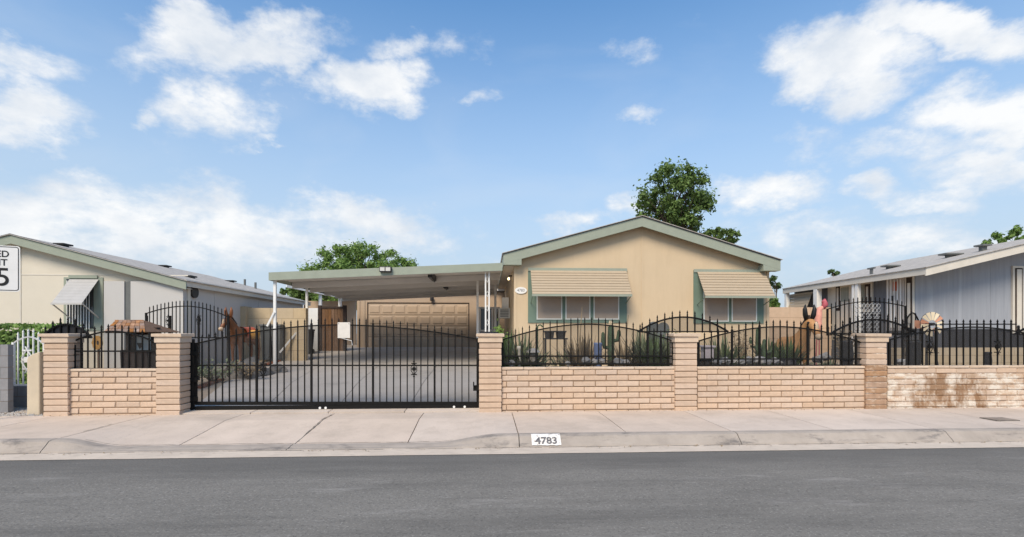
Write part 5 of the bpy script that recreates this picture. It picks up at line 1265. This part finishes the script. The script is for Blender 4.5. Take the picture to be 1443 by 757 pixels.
# pale pillar ornament, lilac planter, stone lantern
x = PX(732, 9.5); po = root('pillar_ornament', 'small pale fluted pillar ornament behind the fence', 'ornament', (x, 9.5, BZ(800, 9.5))); zt = PZ(732, 488, 9.5)
obj('shaft', MB().lathe([(.06, 0), (.06, .05), (.035, .08), (.03, zt - BZ(800, 9.5) - .08), (.05, zt - BZ(800, 9.5) - .05), (.05, zt - BZ(800, 9.5))], (x, 9.5, BZ(800, 9.5)), 12), offwhite, po, smooth=True); obj('base', MB().box(x - .08, x + .08, 9.42, 9.58, BZ(800, 9.5) - .02, BZ(800, 9.5) + .03), offwhite, po)
x = PX(751, 9.7); sl = root('stone_lantern', 'small grey stone lantern with a pale cap behind the fence', 'lantern', (x, 9.7, BZ(800, 9.7))); zt = PZ(750, 491, 9.7) - BZ(800, 9.7)
obj('stem', MB().lathe([(.12, 0), (.10, .06), (.05, .1), (.05, zt - .3), (.11, zt - .26), (.09, zt - .22), (.08, zt - .08)], (x, 9.7, BZ(800, 9.7)), 10), dkrock_m, sl); obj('cap', MB().lathe([(.15, zt - .08), (.13, zt - .05), (.05, zt)], (x, 9.7, BZ(800, 9.7)), 10), rock_m, sl)
lm_ = mat('lilac_glaze', (.52, .46, .50), .5, .08, 5); x0, x1 = PX(990, 9.9), PX(1003, 9.9); zt = PZ(996, 487, 9.9); lp = root('lilac_planter', 'pale lilac square planter beside the grey-green agave', 'planter', ((x0 + x1) / 2, 9.9, BZ(800, 9.9)))
obj('body', MB().box(x0, x1, 9.8, 10.0, BZ(800, 9.9), zt - .04), lm_, lp, bevel=.01); obj('rim', MB().box(x0 - .03, x1 + .03, 9.77, 10.03, zt - .039, zt), lm_, lp, bevel=.006); yucca(996, 10.0, .4, 30, 'small leafy plant growing behind the lilac planter', leaf_dk)
# two metal chairs with round backs
def chair(px, y, yt, label):
    x = PX(px, y); z = BZ(px, y); h = PZ(px, yt, y) - z; r = root('garden_chair', label, 'chair', (x, y, z), 'dark garden chairs'); w = .15
    for sx in (-1, 1):
        for yy in (-.18, .18): obj('leg', MB().bar((x + sx * (w - .01), y + yy, z), (x + sx * (w - .02), y + yy * .9, z + .44), .022), grey_plastic, r)
    obj('seat', MB().prism([(x - w, z + .44), (x + w, z + .44), (x + w, z + .47), (x - w, z + .47)], y - .2, y + .2), grey_plastic, r, bevel=.01)
    b = [(x - w, z + .56), (x + w, z + .56)] + [(x + w * math.cos(a), z + h - w + w * math.sin(a)) for a in [PI * k / 10 for k in range(11)]]
    obj('backrest', MB().prism(b, y + .19, y + .21), grey_plastic, r)
    for sx in (-1, 1): obj('upright', MB().bar((x + sx * .1, y + .2, z + .44), (x + sx * .1, y + .2, z + .6), .02), grey_plastic, r)
chair(925, 11.6, 453, 'dark round-backed garden chair nearer the wide window'); chair(939, 11.5, 454, 'dark round-backed garden chair behind the pier')
# rocks along the wall and brick edging of the bed
rk = [(826, 508, .09), (838, 510, .08), (848, 509, .07), (872, 509, .10), (882, 510, .08), (800, 512, .06), (1011, 511, .09), (1022, 509, .10), (1036, 509, .10), (1046, 511, .08), (1056, 508, .10), (1070, 508, .11), (1082, 510, .08), (1092, 509, .09), (1103, 511, .07), (1152, 507, .10), (1162, 503, .11), (1270, 510, .09), (720, 512, .08)]
for i, (px, py, r_) in enumerate(rk):
    y = 9.35 + (i % 3) * .12; x = PX(px, y); z = PZ(px, py, y); mb = MB(); 
    # each rock crowns the raised bed behind the wall
    rockmesh(mb, (x, y, z), r_, 100 + i, 9, .8); obj('rock', mb, rock_m, label='pale rock ' + ('beside the pale pillar ornament' if px < 730 else 'in the bed under the wide window near the cactus' if px < 960 else 'in the bed between the lilac planter and cacti' if px < 1105 else 'beside the flamingo legs' if px < 1200 else 'beside the black urn'), cat='rock', group='pale rocks edging the front garden bed')
bedm = mat('bed_soil', (.17, .13, .10), .95, .3, 10, .5, 40, world=True)
mb = MB(); xa, xb = PX(708, 9.2), PX(1480, 9.2)
mb.add([(xa, 8.93, .71), (xb, 8.93, .71), (xb, 10.2, .705), (xa, 10.2, .705), (xb, 11.4, GZ(11.4) + .002), (xa, 11.4, GZ(11.4) + .002)], [(0, 1, 2, 3), (3, 2, 4, 5)]); struct('garden_bed', mb, bedm)
ed = root('brick_edging', 'curved row of red bricks edging the bed beside the driveway', 'edging', (PX(330, 10), 10.6, GZ(10.5)))
for k in range(34):
    t_ = k / 33; px = 281 + (392 - 281) * t_; py = 545 + (508.5 - 545) * t_ - 5 * math.sin(PI * t_) * .3
    # depth where the sight line meets the sloping lot
    y = 9.2
    while P(px, py, y).z > GZ(y) + .04 and y < 20: y += .02
    q = P(px, py, y); obj('brick', MB().box(q.x - .09, q.x + .09, y - .05, y + .05, GZ(y) - .03, GZ(y) + .055), redbrick, ed)

# ------------------------------------------------------------------ trees
def tree(name, label, x, y, z0, zc, rx_, ry_, rz_, n, sz, mtl, clumps, seed, trunk=.14, cl=.34, flat=.5):
    r = root(name, label, 'tree', (x, y, z0), 'trees behind the houses'); rs = random.Random(seed)
    cs = []
    for k in range(clumps):
        while True:
            d = Vector((rs.uniform(-1, 1), rs.uniform(-1, 1), rs.uniform(-1, 1)))
            if .25 < d.length < 1: break
        cs.append((Vector((x + d.x * rx_, y + d.y * ry_, zc + d.z * rz_)), rs.uniform(.5, 1.3) * cl * min(rx_, rz_)))
    tr = MB(); top = Vector((x + rs.uniform(-.2, .2), y, zc - rz_ * .2)); tr.tube([(x, y, z0 - .1), Vector((x, y, z0)).lerp(top, .5) + Vector((.08, 0, 0)), top, (x, y, zc + rz_ * .5)], [trunk, trunk * .8, trunk * .55, trunk * .15], 8); obj('trunk', tr, bark_m, r, smooth=True)
    lb = MB()
    for (c, q) in cs:
        s_ = Vector((x, y, z0)).lerp(top, rs.uniform(.55, 1)); mid = s_.lerp(c, .5) + Vector((0, 0, .1 * rz_)); lb.tube([s_, mid, c], [trunk * .3, trunk * .18, trunk * .05], 5)
    obj('limbs', lb, bark_m, r)
    mb = MB(); per = n // clumps
    for (c, q) in cs:
        def fn(rs, c=c, q=q):
            d = Vector((rs.gauss(0, 1), rs.gauss(0, 1), rs.gauss(0, .8))); d = d.normalized() * (rs.random() ** .45) * q * rs.choice((1, 1, 1, 1.35, 1.8)); return c + d, (d.normalized() + Vector((0, 0, .5)))
        leafcloud(mb, fn, per, sz, rs, flat)
    obj('crown', mb, mtl, r)
tY = 33; q = P(950, 283, tY); s = tY / F
tree('shade_tree', 'dark green broadleaf tree rising behind the peach house gable', q.x, tY, .9, q.z, 52 * s, 46 * s, 52 * s, 10500, .125, leaf_m, 105, 31, .16, .17)
q = P(1008, 334, tY); tree('shade_tree', 'small leafy treetop just clearing the peach house roof slope', q.x, tY, .9, q.z, 36 * s, 26 * s, 14 * s, 2600, .11, leaf_m, 36, 6, .1, .28)
tY = 38; s = tY / F; q = P(508, 392, tY); tree('spreading_tree', 'bright green spreading tree rising behind the carport roof', q.x, tY, .9, q.z, 82 * s, 50 * s, 46 * s, 20000, .16, leaf_br, 150, 8, .22, .17, flat=.32)
tY = 42; s = tY / F; q = P(448, 412, tY); tree('spreading_tree', 'lower green tree seen under the carport roof edge', q.x, tY, .9, q.z, 48 * s, 40 * s, 16 * s, 6000, .18, leaf_m, 40, 9, .18)
tY = 26; s = tY / F; q = P(1432, 338, tY); tree('citrus_tree', 'leafy treetop showing above the grey house roof', q.x, tY, .9, q.z, 40 * s, 30 * s, 15 * s, 2600, .12, leaf_br, 34, 12, .1, .26)
tY = 30; s = tY / F; q = P(1177, 383, tY); tree('citrus_tree', 'tiny dark treetop peeking over the grey house eave', q.x, tY, .9, q.z, 9 * s, 8 * s, 5 * s, 500, .10, leaf_dk, 7, 13, .06)
tY = 30; s = tY / F; q = P(1091, 398, tY); tree('citrus_tree', 'small dark tree behind the buff wall between the houses', q.x, tY, .9, q.z, 9 * s, 8 * s, 10 * s, 900, .10, leaf_dk, 9, 14, .06)
tY = 24; s = tY / F; q = P(1089, 428, tY); tree('citrus_tree', 'bright green bush showing above the buff wall between houses', q.x, tY, .9, q.z, 8 * s, 8 * s, 8 * s, 900, .09, leaf_br, 9, 15, .05)
